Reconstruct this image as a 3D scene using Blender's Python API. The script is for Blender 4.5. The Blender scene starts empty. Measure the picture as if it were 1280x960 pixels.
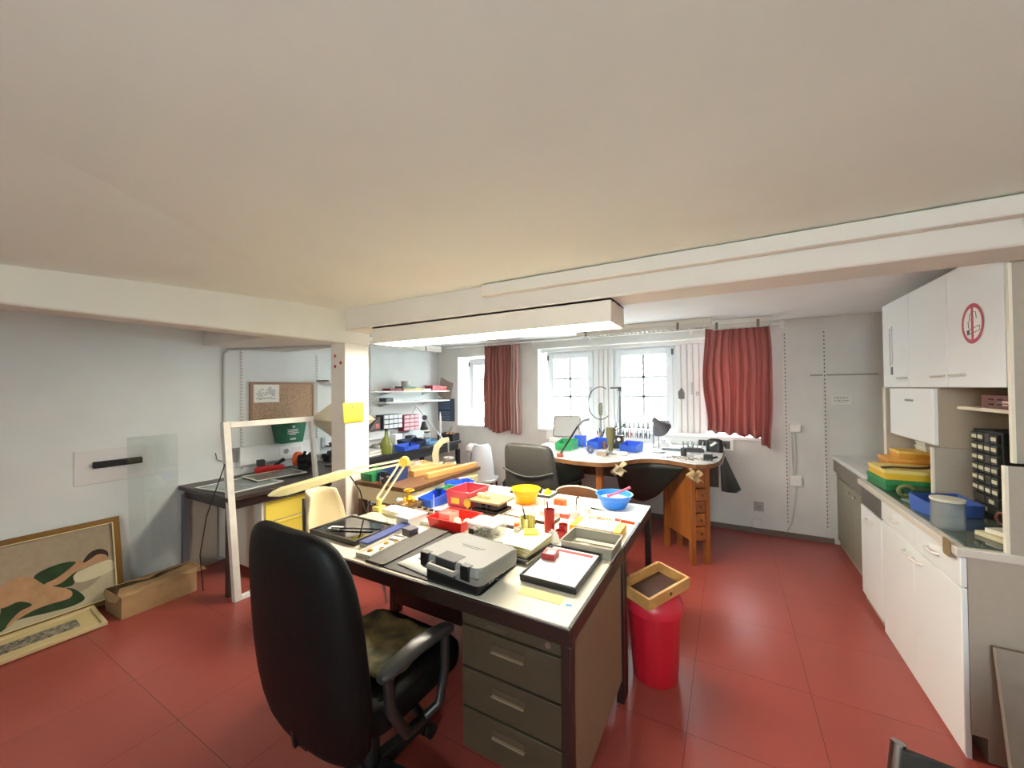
import bpy, bmesh, math, random
from mathutils import Vector, Matrix
random.seed(7)
PI = math.pi
scn = bpy.context.scene
COL = scn.collection

# ------------------------------------------------------------------ camera
FPX, CAMH, YAW = 481.0, 1.5, math.radians(29.3)
PIT, ROL = math.atan(6.6 / FPX), math.atan(0.0098)
_fh = Vector((-math.sin(YAW), math.cos(YAW), 0)); _rh = Vector((math.cos(YAW), math.sin(YAW), 0)); _zz = Vector((0, 0, 1))
CF = math.cos(PIT) * _fh + math.sin(PIT) * _zz
_u = _rh.cross(CF)
CR = math.cos(ROL) * _rh - math.sin(ROL) * _u
CU = math.sin(ROL) * _rh + math.cos(ROL) * _u
CP = Vector((0, 0, CAMH))
cam = bpy.data.cameras.new('camera'); co = bpy.data.objects.new('camera', cam); COL.objects.link(co)
cam.sensor_fit = 'HORIZONTAL'; cam.sensor_width = 36.0; cam.lens = FPX / 1280 * 36.0; cam.clip_start = 0.05
co.matrix_world = Matrix((( CR.x, CU.x, -CF.x, CP.x), (CR.y, CU.y, -CF.y, CP.y), (CR.z, CU.z, -CF.z, CP.z), (0, 0, 0, 1)))
scn.camera = co
def ray(px, py): return CF + (px - 640) / FPX * CR - (py - 480) / FPX * CU
def atZ(px, py, z): d = ray(px, py); return CP + d * ((z - CAMH) / d.z)
def atX(px, py, x): d = ray(px, py); return CP + d * (x / d.x)
def atY(px, py, y): d = ray(px, py); return CP + d * (y / d.y)

# ------------------------------------------------------------------ materials
def lin(c): return c / 12.92 if c <= 0.04045 else ((c + 0.055) / 1.055) ** 2.4
def rgb(h):
    if isinstance(h, str):
        h = h.lstrip('#'); h = tuple(int(h[i:i + 2], 16) for i in (0, 2, 4))
    return tuple(lin(v / 255) for v in h) + (1,)
_mats = {}
def mat(col, rough=0.5, metal=0.0, noise=0.0, nscale=12.0, bump=0.0, alpha=None, coat=0.0, emit=0.0, trans=0.0, stretch=None, col2=None, spec=0.5):
    key = (col, rough, metal, noise, nscale, bump, alpha, coat, emit, trans, stretch, col2, spec)
    if key in _mats: return _mats[key]
    m = bpy.data.materials.new('surface'); m.use_nodes = True
    nt = m.node_tree; b = nt.nodes['Principled BSDF']
    c = rgb(col)
    b.inputs['Base Color'].default_value = c
    b.inputs['Roughness'].default_value = rough; b.inputs['Metallic'].default_value = metal
    b.inputs['Specular IOR Level'].default_value = spec
    if coat: b.inputs['Coat Weight'].default_value = coat
    if trans: b.inputs['Transmission Weight'].default_value = trans
    if emit:
        b.inputs['Emission Color'].default_value = c; b.inputs['Emission Strength'].default_value = emit
    if noise or bump:
        tc = nt.nodes.new('ShaderNodeTexCoord'); mp = nt.nodes.new('ShaderNodeMapping'); n = nt.nodes.new('ShaderNodeTexNoise')
        n.inputs['Scale'].default_value = nscale; n.inputs['Detail'].default_value = 5
        nt.links.new(tc.outputs['Object'], mp.inputs[0]); nt.links.new(mp.outputs[0], n.inputs['Vector'])
        if stretch: mp.inputs['Scale'].default_value = stretch
        if noise:
            mx = nt.nodes.new('ShaderNodeMix'); mx.data_type = 'RGBA'
            c2 = rgb(col2) if col2 else tuple(v * (1 - noise) for v in c[:3]) + (1,)
            rp = nt.nodes.new('ShaderNodeMapRange'); rp.inputs[1].default_value = 0.35; rp.inputs[2].default_value = 0.68
            nt.links.new(n.outputs['Fac'], rp.inputs[0]); nt.links.new(rp.outputs[0], mx.inputs[0])
            mx.inputs[6].default_value = c; mx.inputs[7].default_value = c2
            nt.links.new(mx.outputs[2], b.inputs['Base Color'])
        if bump:
            bp = nt.nodes.new('ShaderNodeBump'); bp.inputs['Strength'].default_value = bump; bp.inputs['Distance'].default_value = 0.01
            nt.links.new(n.outputs['Fac'], bp.inputs['Height']); nt.links.new(bp.outputs[0], b.inputs['Normal'])
    if alpha is not None:
        tr = nt.nodes.new('ShaderNodeBsdfTransparent'); ms = nt.nodes.new('ShaderNodeMixShader')
        ms.inputs[0].default_value = alpha
        nt.links.new(tr.outputs[0], ms.inputs[1]); nt.links.new(b.outputs[0], ms.inputs[2])
        nt.links.new(ms.outputs[0], nt.nodes['Material Output'].inputs[0])
    _mats[key] = m
    return m
def glass_mat(tint='ffffff', refl=0.12):
    key = ('glass', tint, refl)
    if key in _mats: return _mats[key]
    m = bpy.data.materials.new('clear_glass'); m.use_nodes = True; nt = m.node_tree; nt.nodes.clear()
    o = nt.nodes.new('ShaderNodeOutputMaterial'); ms = nt.nodes.new('ShaderNodeMixShader')
    t = nt.nodes.new('ShaderNodeBsdfTransparent'); t.inputs[0].default_value = rgb(tint)
    g = nt.nodes.new('ShaderNodeBsdfGlossy'); g.inputs['Roughness'].default_value = 0.03
    lw = nt.nodes.new('ShaderNodeLayerWeight'); lw.inputs[0].default_value = 0.35
    mr = nt.nodes.new('ShaderNodeMapRange'); mr.inputs[3].default_value = refl * 0.4; mr.inputs[4].default_value = min(1, refl * 4)
    nt.links.new(lw.outputs['Fresnel'], mr.inputs[0]); nt.links.new(mr.outputs[0], ms.inputs[0])
    nt.links.new(t.outputs[0], ms.inputs[1]); nt.links.new(g.outputs[0], ms.inputs[2]); nt.links.new(ms.outputs[0], o.inputs[0])
    _mats[key] = m
    return m
def cloth_mat(col, transl=0.4):
    m = bpy.data.materials.new('cloth'); m.use_nodes = True; nt = m.node_tree
    b = nt.nodes['Principled BSDF']; b.inputs['Base Color'].default_value = rgb(col); b.inputs['Roughness'].default_value = 0.9
    b.inputs['Specular IOR Level'].default_value = 0.1
    t = nt.nodes.new('ShaderNodeBsdfTranslucent'); t.inputs[0].default_value = rgb(col); ms = nt.nodes.new('ShaderNodeMixShader'); ms.inputs[0].default_value = transl
    nt.links.new(b.outputs[0], ms.inputs[1]); nt.links.new(t.outputs[0], ms.inputs[2]); nt.links.new(ms.outputs[0], nt.nodes['Material Output'].inputs[0])
    return m

# ------------------------------------------------------------------ mesh building
class MB:
    def __init__(s): s.bm = bmesh.new(); s.mats = []
    def _m(s, m):
        if m is None: return 0
        if m not in s.mats: s.mats.append(m)
        return s.mats.index(m)
    def _set(s, faces, m):
        i = s._m(m)
        for f in faces: f.material_index = i
    def faces(s, pts, idx, m=None):
        v = [s.bm.verts.new(p) for p in pts]; fs = []
        for q in idx:
            try: fs.append(s.bm.faces.new([v[i] for i in q]))
            except ValueError: pass
        s._set(fs, m); return fs
    def box(s, x0, x1, y0, y1, z0, z1, m=None, M=None):
        P = [(x0, y0, z0), (x1, y0, z0), (x1, y1, z0), (x0, y1, z0), (x0, y0, z1), (x1, y0, z1), (x1, y1, z1), (x0, y1, z1)]
        if M is not None: P = [M @ Vector(p) for p in P]
        s.faces(P, [(3, 2, 1, 0), (4, 5, 6, 7), (0, 1, 5, 4), (1, 2, 6, 5), (2, 3, 7, 6), (3, 0, 4, 7)], m); return s
    def cbox(s, c, w, d, h, m=None, rz=0.0):
        return s.box(-w / 2, w / 2, -d / 2, d / 2, 0, h, m, Matrix.Translation(c) @ Matrix.Rotation(rz, 4, 'Z'))
    def bar(s, p0, p1, w, h=None, m=None, up=(0, 0, 1)):
        p0 = Vector(p0); p1 = Vector(p1); h = h or w; d = (p1 - p0).normalized(); u = Vector(up)
        if abs(d.dot(u)) > 0.98: u = Vector((1, 0, 0))
        a = d.cross(u).normalized() * w / 2; b = a.cross(d).normalized() * h / 2
        P = [p0 - a - b, p0 + a - b, p0 + a + b, p0 - a + b, p1 - a - b, p1 + a - b, p1 + a + b, p1 - a + b]
        s.faces(P, [(3, 2, 1, 0), (4, 5, 6, 7), (0, 1, 5, 4), (1, 2, 6, 5), (2, 3, 7, 6), (3, 0, 4, 7)], m); return s
    def tube(s, pts, r, m=None, n=10, caps=True, closed=False):
        pts = [Vector(p) for p in pts]; R = r if isinstance(r, (list, tuple)) else [r] * len(pts)
        rings = []; prev = None; N = len(pts)
        for i, p in enumerate(pts):
            if closed: d = pts[(i + 1) % N] - pts[i - 1]
            else: d = pts[min(i + 1, N - 1)] - pts[max(i - 1, 0)]
            d.normalize()
            if prev is None:
                a = d.orthogonal().normalized()
            else:
                a = (prev - d * prev.dot(d))
                a = a.normalized() if a.length > 1e-6 else d.orthogonal().normalized()
            prev = a; b = d.cross(a)
            rings.append([s.bm.verts.new(p + (a * math.cos(t) + b * math.sin(t)) * R[i]) for t in [2 * PI * k / n for k in range(n)]])
        fs = []
        for i in range(N if closed else N - 1):
            A, B = rings[i], rings[(i + 1) % N]
            for k in range(n): fs.append(s.bm.faces.new((A[k], A[(k + 1) % n], B[(k + 1) % n], B[k])))
        if caps and not closed:
            fs.append(s.bm.faces.new(rings[0][::-1])); fs.append(s.bm.faces.new(rings[-1]))
        s._set(fs, m); return s
    def cyl(s, p0, p1, r0, r1=None, m=None, n=20): return s.tube([p0, p1], [r0, r0 if r1 is None else r1], m, n)
    def lathe(s, prof, m=None, n=28, c=(0, 0, 0), M=None, sx=1.0, sy=1.0):
        M = M or Matrix.Translation(c); rings = []; fs = []
        for r, z in prof:
            if r < 1e-5: rings.append([s.bm.verts.new(M @ Vector((0, 0, z)))])
            else: rings.append([s.bm.verts.new(M @ Vector((r * sx * math.cos(2 * PI * k / n), r * sy * math.sin(2 * PI * k / n), z))) for k in range(n)])
        for A, B in zip(rings, rings[1:]):
            for k in range(n):
                if len(A) == 1 and len(B) == 1: continue
                if len(A) == 1: q = (A[0], B[(k + 1) % n], B[k])
                elif len(B) == 1: q = (A[k], A[(k + 1) % n], B[0])
                else: q = (A[k], A[(k + 1) % n], B[(k + 1) % n], B[k])
                fs.append(s.bm.faces.new(q))
        s._set(fs, m); return s
    def prism(s, poly, z0, z1, m=None, M=None):
        n = len(poly); M = M or Matrix.Identity(4)
        P = [M @ Vector((x, y, z0)) for x, y in poly] + [M @ Vector((x, y, z1)) for x, y in poly]
        s.faces(P, [tuple(range(n))[::-1], tuple(range(n, 2 * n))] + [(i, (i + 1) % n, (i + 1) % n + n, i + n) for i in range(n)], m); return s
    def grid(s, fn, nu, nv, m=None, wrap=False):
        V = [[s.bm.verts.new(fn(i / (nu - 1), j / (nv - 1))) for j in range(nv)] for i in range(nu)]
        fs = [s.bm.faces.new((V[i][j], V[i + 1][j], V[i + 1][j + 1], V[i][j + 1])) for i in range(nu - 1) for j in range(nv - 1)]
        s._set(fs, m); return s
    def hull(s, rows, m=None, caps=True):
        """loft closed rings (lists of points, same length)"""
        R = [[s.bm.verts.new(p) for p in row] for row in rows]; fs = []; n = len(R[0])
        for A, B in zip(R, R[1:]):
            for k in range(n): fs.append(s.bm.faces.new((A[k], A[(k + 1) % n], B[(k + 1) % n], B[k])))
        if caps: fs.append(s.bm.faces.new(R[0][::-1])); fs.append(s.bm.faces.new(R[-1]))
        s._set(fs, m); return s
    def obin(s, w, d, h, t=0.003, flare=1.0, m=None, M=None, front=None, inner=None):
        """open-topped box: outer walls with thickness; flare scales the rim; front: lower front height"""
        M = M or Matrix.Identity(4); f = flare
        fh = h if front is None else front
        def ring(wf, z, o, low): return [Vector((sx * (w / 2 * wf - o), sy * (d / 2 * wf - o), (low if sy < 0 else z))) for sx, sy in ((-1, -1), (1, -1), (1, 1), (-1, 1))]
        rows = [ring(1, 0, 0, 0), ring(f, h, 0, fh), ring(f, h, t, fh), ring(1, t, t, t)]
        V = [[s.bm.verts.new(M @ p) for p in r] for r in rows]; fs = []
        fs.append(s.bm.faces.new(V[0][::-1])); fi = []
        for a, (A, B) in enumerate(zip(V, V[1:])):
            for k in range(4):
                q = s.bm.faces.new((A[k], A[(k + 1) % 4], B[(k + 1) % 4], B[k])); (fi if a == 2 else fs).append(q)
        fi.append(s.bm.faces.new(V[3])); s._set(fs, m); s._set(fi, inner or m); return s
    def build(s, name, m=None, parent=None, loc=None, rz=0.0, bevel=0.0, segs=2, smooth=True, sub=0, solid=0.0, world=False, rot=None, angle=38):
        me = bpy.data.meshes.new(name)
        if world and parent is not None:
            s.bm.transform(_wm(parent).inverted())
        bmesh.ops.recalc_face_normals(s.bm, faces=s.bm.faces) if not solid else None
        if smooth:
            for f in s.bm.faces: f.smooth = True
            for e in s.bm.edges:
                if len(e.link_faces) == 2 and e.calc_face_angle(0) > math.radians(angle): e.smooth = False
        s.bm.to_mesh(me); s.bm.free()
        mats = s.mats if s.mats else [m]
        if s.mats and m is not None and m not in s.mats: pass
        for q in mats: me.materials.append(q)
        o = bpy.data.objects.new(name, me); COL.objects.link(o)
        if parent is not None: o.parent = parent
        if loc is not None: o.location = loc
        if rz: o.rotation_euler = (0, 0, rz)
        if rot is not None: o.rotation_euler = rot
        if solid:
            q = o.modifiers.new('thickness', 'SOLIDIFY'); q.thickness = solid; q.offset = 0
        if sub:
            q = o.modifiers.new('smooth', 'SUBSURF'); q.levels = sub; q.render_levels = sub
        if bevel:
            q = o.modifiers.new('bevel', 'BEVEL'); q.width = bevel; q.segments = segs; q.limit_method = 'ANGLE'; q.angle_limit = math.radians(40)
            q.harden_normals = False
        return o
def _wm(o):
    M = Matrix.Translation(o.location) @ o.rotation_euler.to_matrix().to_4x4()
    return M if o.parent is None else _wm(o.parent) @ M
def tag(o, label=None, cat=None, group=None, kind=None):
    if label: o['label'] = label
    if cat: o['category'] = cat
    if group: o['group'] = group
    if kind: o['kind'] = kind
    return o
def thing(name, label, cat, loc=(0, 0, 0), rz=0.0, group=None, rot=None):
    o = bpy.data.objects.new(name, None); COL.objects.link(o); o.location = loc; o.rotation_euler = rot or (0, 0, rz); o.empty_display_size = 0.05
    return tag(o, label, cat, group)
def kids(o): return [c for c in bpy.data.objects if c.parent == o]
def copy_tree(o, parent=None):
    c = o.copy(); COL.objects.link(c)
    if parent is not None: c.parent = parent
    for ch in kids(o): copy_tree(ch, c)
    return c
def struct(name, mb, m, label=None, parent=None, **k):
    o = mb.build(name, m, parent, **k)
    if parent is None: o['kind'] = 'structure'
    if label: o['label'] = label
    return o
def rr(w, d, r, n=5):
    """rounded rectangle outline, centred"""
    P = []
    for cx, cy, a0 in ((w / 2 - r, d / 2 - r, 0), (-w / 2 + r, d / 2 - r, 90), (-w / 2 + r, -d / 2 + r, 180), (w / 2 - r, -d / 2 + r, 270)):
        for k in range(n + 1):
            t = math.radians(a0 + 90 * k / n); P.append((cx + r * math.cos(t), cy + r * math.sin(t)))
    return P
def quadM(O, U, V):
    """frame with x along U, y along V, z normal"""
    U = Vector(U).normalized(); V = Vector(V); N = U.cross(V).normalized(); V = N.cross(U).normalized()
    return Matrix(((U.x, V.x, N.x, O[0]), (U.y, V.y, N.y, O[1]), (U.z, V.z, N.z, O[2]), (0, 0, 0, 1)))

# shared materials
W_WALL = mat('dce1e0', 0.85, noise=0.06, nscale=2.5, bump=0.15)
W_BACK = mat('dad9d4', 0.85, noise=0.10, nscale=3.0, bump=0.12)
W_CEIL = mat('e8efe6', 0.9, noise=0.04, nscale=2.0)
W_CEILB = mat('f0f2f1', 0.9, noise=0.05, nscale=2.0)
CREAM = mat('e6dfcd', 0.7, noise=0.04, nscale=4.0)
WHITE = mat('eeefee', 0.35)
WHITEM = mat('e9e9e6', 0.6)
CABW = mat('f1f5f4', 0.35)
BLACK = mat('121212', 0.45)
BLACKP = mat('1a1a1a', 0.35)
LEATHER = mat('060606', 0.55, noise=0.3, nscale=60, bump=0.12, spec=0.22)
DBROWN = mat('241815', 0.4)
CHROME = mat('d8d8d8', 0.15, 1.0)
STEEL = mat('a9aaa8', 0.3, 0.9)
DSTEEL = mat('4a4a4a', 0.35, 0.8)
TAUPE = mat('b3aa98', 0.6, noise=0.05)
WOODO = mat('a5622a', 0.45, noise=0.5, nscale=9, stretch=(1, 1, 0.12), col2='7c4317')
WOODL = mat('d9a865', 0.5, noise=0.4, nscale=10, stretch=(0.2, 1, 1), col2='c08a48')
WOODP = mat('e2c08c', 0.55, noise=0.3, nscale=12, col2='cfa46c')
WOODD = mat('5a4030', 0.5, noise=0.4, nscale=12, col2='40291c')
RED = mat('c8201e', 0.35)
DRED = mat('8e1c20', 0.4)
BLUE = mat('2f5fd0', 0.4)
NAVY = mat('1c2c58', 0.45)
GREEN = mat('2b7a4a', 0.45)
YEL = mat('f2d15a', 0.45)
YELS = mat('f6dc3a', 0.6)
ORANGE = mat('e8561e', 0.45)
PAPER = mat('f2efe6', 0.8)
PALEY = mat('efe6b4', 0.6)
GREYP = mat('9c9c94', 0.5)
GREYL = mat('c4c4be', 0.5)
CLEARP = mat('dfe4e4', 0.2, alpha=0.28)
W_BEAM = mat('e2ddd2', 0.85, noise=0.04, nscale=3)
# ================================================================== ROOM
XL, XR, YB, YF, ZC = -3.98, 1.50, 4.70, -1.8, 2.175
# floor with red linoleum tiles
fm = bpy.data.materials.new('red_linoleum'); fm.use_nodes = True; nt = fm.node_tree; b = nt.nodes['Principled BSDF']
tc = nt.nodes.new('ShaderNodeTexCoord'); mp = nt.nodes.new('ShaderNodeMapping'); br = nt.nodes.new('ShaderNodeTexBrick')
mp.inputs['Location'].default_value = (-0.33, -0.80, 0)
br.offset = 0.0; br.inputs['Scale'].default_value = 1.0; br.inputs['Brick Width'].default_value = 0.51; br.inputs['Row Height'].default_value = 0.52
br.inputs['Mortar Size'].default_value = 0.0016; br.inputs['Mortar Smooth'].default_value = 0.2
for k, c in (('Color1', '9d4a41'), ('Color2', '9a473e'), ('Mortar', '5a201c')): br.inputs[k].default_value = rgb(c)
ns = nt.nodes.new('ShaderNodeTexNoise'); ns.inputs['Scale'].default_value = 3.0; ns.inputs['Detail'].default_value = 6
sp = nt.nodes.new('ShaderNodeTexNoise'); sp.inputs['Scale'].default_value = 160.0
mx = nt.nodes.new('ShaderNodeMix'); mx.data_type = 'RGBA'; mx.blend_type = 'MULTIPLY'; mx.inputs[0].default_value = 0.45
ad = nt.nodes.new('ShaderNodeMath'); ad.operation = 'MULTIPLY_ADD'; ad.inputs[1].default_value = 0.4
cr = nt.nodes.new('ShaderNodeMapRange'); cr.inputs[1].default_value = 0.25; cr.inputs[2].default_value = 1.0; cr.inputs[3].default_value = 0.72; cr.inputs[4].default_value = 1.12
nt.links.new(tc.outputs['Object'], mp.inputs[0]); nt.links.new(mp.outputs[0], br.inputs['Vector'])
nt.links.new(tc.outputs['Object'], ns.inputs['Vector']); nt.links.new(tc.outputs['Object'], sp.inputs['Vector'])
nt.links.new(sp.outputs['Fac'], ad.inputs[0]); nt.links.new(ns.outputs['Fac'], ad.inputs[2]); nt.links.new(ad.outputs[0], cr.inputs[0])
nt.links.new(br.outputs['Color'], mx.inputs[6]); nt.links.new(cr.outputs[0], mx.inputs[7]); nt.links.new(mx.outputs[2], b.inputs['Base Color'])
rg = nt.nodes.new('ShaderNodeMapRange'); rg.inputs[3].default_value = 0.22; rg.inputs[4].default_value = 0.40
b.inputs['Roughness'].default_value = 0.30
bp = nt.nodes.new('ShaderNodeBump'); bp.inputs['Strength'].default_value = 0.08; bp.inputs['Distance'].default_value = 0.005
nt.links.new(ns.outputs['Fac'], bp.inputs['Height']); nt.links.new(bp.outputs[0], b.inputs['Normal'])
struct('floor', MB().box(XL - .2, XR + .2, YF - .2, YB + .3, -.1, 0), fm, smooth=False)
struct('ceiling', MB().box(XL - .2, XR + .2, YF - .2, 2.2, ZC, ZC + .1, W_CEIL).box(XL - .2, XR + .2, 2.2, YB + .3, ZC, ZC + .1, W_CEILB), None, smooth=False)
struct('wall_left', MB().box(XL - .2, XL, YF - .2, YB + .3, 0, ZC), W_WALL, smooth=False)
struct('wall_right', MB().box(XR, XR + .2, YF - .2, YB + .3, 0, ZC), W_BACK, smooth=False)
# wall behind the camera with an unseen opening, added and sized for fill light
w = MB(); w.box(XL, XR, YF - .2, YF, 0, 1.4).box(XL, XR, YF - .2, YF, 2.05, ZC).box(XL, -.3, YF - .2, YF, 1.4, 2.05).box(.5, XR, YF - .2, YF, 1.4, 2.05)
struct('wall_front', w, W_WALL, smooth=False)
# back wall with two openings
A0, A1, B0, B1 = -3.583, -2.62, -2.236, .365
z0, z1, zb0, zb1 = .955, 1.995, .975, 2.04
T = .34
w = MB()
for (x0, x1, a, c) in ((XL, A0, 0, ZC), (A0, A1, 0, z0), (A0, A1, z1, ZC), (A1, B0, 0, ZC), (B0, B1, 0, zb0), (B0, B1, zb1, ZC), (B1, XR, 0, ZC)):
    w.box(x0, x1, YB, YB + T, a, c)
struct('wall_back', w, W_BACK, smooth=False)

FRW = mat('e8edf0', 0.35)
def casement(par, x0, x1, za, zb_, y, muntin=True, handle_left=True):
    """a tilt-and-turn sash inside a fixed frame: frame, sash, pane, glazing bars, hinge and handle"""
    t = .045; m = MB()
    m.box(x0, x0 + t, y, y + .07, za, zb_).box(x1 - t, x1, y, y + .07, za, zb_).box(x0 + t, x1 - t, y, y + .07, zb_ - t, zb_).box(x0 + t, x1 - t, y, y + .07, za, za + t)
    m.build('window_frame', FRW, par, bevel=.004)
    a0, a1, c0, c1 = x0 + .03, x1 - .03, za + .03, zb_ - .03; s = .075; m = MB(); yy = y - .022
    m.box(a0, a0 + s, yy, yy + .06, c0, c1).box(a1 - s, a1, yy, yy + .06, c0, c1).box(a0 + s, a1 - s, yy, yy + .06, c1 - s, c1).box(a0 + s, a1 - s, yy, yy + .06, c0, c0 + s)
    m.build('sash', FRW, par, bevel=.005)
    g = MB().box(a0 + s, a1 - s, yy + .03, yy + .036, c0 + s, c1 - s).build('pane', glass_mat(refl=.06), par, smooth=False)
    if muntin:
        m = MB(); xm = (a0 + a1) / 2; h = c1 - c0 - 2 * s
        m.box(xm - .015, xm + .015, yy + .008, yy + .024, c0 + s, c1 - s)
        for q in (.36, .66): m.box(a0 + s, a1 - s, yy + .008, yy + .024, c0 + s + h * q - .014, c0 + s + h * q + .014)
        m.build('glazing_bars', mat('cfd6da', .5), par)
    hx = a0 if handle_left else a1
    MB().box(hx - .012, hx + .012, yy - .02, yy, c1 - .09, c1 - .02).build('hinge_cap', mat('555555', .4), par, bevel=.003)
    xx = a1 - .03 if handle_left else a0 + .03
    MB().box(xx - .012, xx + .012, yy - .012, yy, 1.43, 1.52).bar((xx, yy - .025, 1.50), (xx, yy - .025, 1.38), .016, .012).cyl((xx, yy - .025, 1.49), (xx, yy, 1.49), .008).build('handle', mat('c9ced0', .3), par, bevel=.002)
def sill(par, x0, x1, z, name='window_sill', y0=None):
    MB().box(x0, x1, YB - .02 if y0 is None else y0, YB + T - .03, z - .03, z).build(name, WHITE, par, bevel=.006)

w1 = tag(thing('window_1', 'narrow white window left of the closed brown curtain', None), kind='structure')
casement(w1, A0 + .06, A1 - .02, z0 + .03, z1 - .02, YB + .20, muntin=False)
MB().box(A0 + .165, A1 - .125, YB + .185, YB + .20, 1.325, 1.353).box(A0 + .165, A1 - .125, YB + .185, YB + .20, 1.635, 1.663).build('glazing_bars', mat('cfd6da', .5), w1)
sill(w1, A0, A1, z0 + .02)
w2 = tag(thing('window_2', 'white window with glazing bars nearest the brown curtain', None), kind='structure')
casement(w2, -2.19, -1.50, zb0 + .03, zb1 - .03, YB + .20)
w3 = tag(thing('window_3', 'white window with glazing bars behind the jeweller bench', None), kind='structure')
casement(w3, -1.263, -.536, zb0 + .03, zb1 - .03, YB + .20, handle_left=False)
w4 = tag(thing('window_4', 'window hidden behind the red curtain', None), kind='structure')
casement(w4, -.22, B1 - .03, zb0 + .03, zb1 - .03, YB + .20, muntin=False)
sl = MB().box(B0, B1, YB - .03, YB + T - .03, zb0 - .03, zb0 + .002).build('trim_1', WHITE, bevel=.006); sl['kind'] = 'structure'; sl['label'] = 'long white window sill above the bench'
def boards(x0, x1, n):
    m = MB(); m.box(x0, x1, YB + .17, YB + .25, zb0, zb1); dx = (x1 - x0) / n
    for i in range(n):
        m.box(x0 + i * dx + .008, x0 + (i + 1) * dx - .004, YB + .145, YB + .172, zb0, zb1)
    return m
for k, (x0, x1, n) in enumerate(((-1.50, -1.263, 4), (-.536, -.22, 5))):
    o = boards(x0, x1, n).build('trim_%d' % (k + 2), mat('e4e4e2', .5), bevel=.004); o['kind'] = 'structure'; o['label'] = ('grooved white boarding between the two barred windows', 'grooved white boarding left of the red curtain')[k]
o = MB().box(B0, B1, YB + .12, YB + .3, zb1 - .04, zb1).build('trim_4', WHITEM); o['kind'] = 'structure'; o['label'] = 'white head strip above the long window'

# beams and pillar
BY0, BY1, BZ = 2.10, 2.36, 2.0
o = struct('trim_5', MB().box(-2.96, XR, BY0, BY1, BZ, ZC + .02), W_BEAM, 'deep plastered ceiling beam across the room', bevel=.012)
o = struct('trim_6', MB().box(-2.95, -2.76, YF, BY1 + .0, 1.895, ZC + .02), mat('e0dfd2', .85, noise=.05, nscale=3), 'deep plastered ceiling beam running to the pillar from the left', bevel=.012)
o = struct('trim_7', MB().box(XL, -2.93, 1.60, 2.32, 1.905, ZC + .02), mat('dedbd5', .85), 'plastered bulkhead between pillar and left wall', bevel=.008)
P0 = Vector((-2.76, 2.10, 0))
pm = mat('ece6da', .7, noise=.06, nscale=5)
o = struct('trim_8', MB().box(-2.95, -2.765, 2.105, 2.345, 0, 2.01), pm, 'square cream painted pillar', bevel=.008)
tr = MB().box(-1.37, .93, 2.045, 2.10, 2.098, 2.17).build('trim_9', W_BEAM, bevel=.006); tag(tr, 'boxed cable duct along the front of the ceiling beam', kind='structure')
tr = MB().box(.93, 1.3, 2.02, 2.10, 2.05, 2.175).build('trim_10', W_BEAM, bevel=.02); tag(tr, 'plastered casing at the right end of the beam', kind='structure')
m = MB(); m.hull([[(-2.765, y, ZC + .002), (-2.765, y, ZC - d), (-2.765 + w_ * .45, y, ZC - d * .38), (-2.765 + w_, y, ZC + .002)] for y, d, w_ in ((YF, .20, 1.7), (-.6, .17, 1.5), (.37, .107, 1.1), (1.2, .05, .6), (2.09, .006, .08))])
o = m.build('trim_12', W_CEIL, angle=60); tag(o, 'soft plaster cove where ceiling meets the left beam', kind='structure')
# baseboards
BB = mat('6d5a52', .6)
struct('baseboard_back', MB().box(XL, .86, YB - .015, YB, 0, .05), BB, 'dark baseboard under the windows')
struct('baseboard_left', MB().box(XL, XL + .012, 2.7, YB - .015, 0, .05), BB, 'dark baseboard along the left wall')
# exterior
ext = mat('e9ebe8', .9)
m = MB().box(-12, 8, 10.5, 11, -2, 3.1)
m.build('exterior_building', ext)['kind'] = 'structure'
fac = bpy.data.objects['exterior_building']; tag(fac, 'pale building across the street')
m = MB()
for i in range(9):
    for j in range(2): m.box(-11 + i * 2.0, -10.1 + i * 2.0, 10.44, 10.52, -.3 + j * 1.75, .9 + j * 1.75)
m.build('windows', mat('7d8386', .4), fac)
MB().box(-12, 8, 10.3, 10.6, 3.05, 3.25).build('cornice', mat('d5d5d0', .8), fac)
def crown(x, y, z, r, seed, lab):
    rnd = random.Random(seed); m = MB()
    t = thing('street_tree', lab, 'tree', (x, y, -1))
    t['group'] = 'trees across the street'
    for i in range(420):
        v = Vector((rnd.gauss(0, 1), rnd.gauss(0, 1), rnd.gauss(0, 1))).normalized() * r * (rnd.random() ** .4)
        p = Vector((0, 0, z + 1)) + v; a = Vector((rnd.gauss(0, 1), rnd.gauss(0, 1), rnd.gauss(0, 1))).normalized(); b_ = a.orthogonal().normalized(); s = .16 + .14 * rnd.random()
        m.faces([p - a * s, p - b_ * s * .5, p + a * s, p + b_ * s * .5], [(0, 1, 2, 3)])
    m.build('foliage', mat('3f5c3c', .8), t, smooth=False)
    MB().cyl((0, 0, 0), (0, 0, z + .6), .14, .08).build('trunk', mat('5b4a3a', .9), t)
crown(-4.2, 9.0, 3.4, 1.5, 1, 'pale green leafy tree seen through the top of the window by the bench')
crown(-8.6, 9.2, 3.4, 1.5, 2, 'pale green leafy tree seen through the narrow window')
struct('exterior_street', MB().box(-14, 10, YB + T, 12, -1.1, -1.0), mat('c8c8c4', .9), 'street outside')

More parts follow.
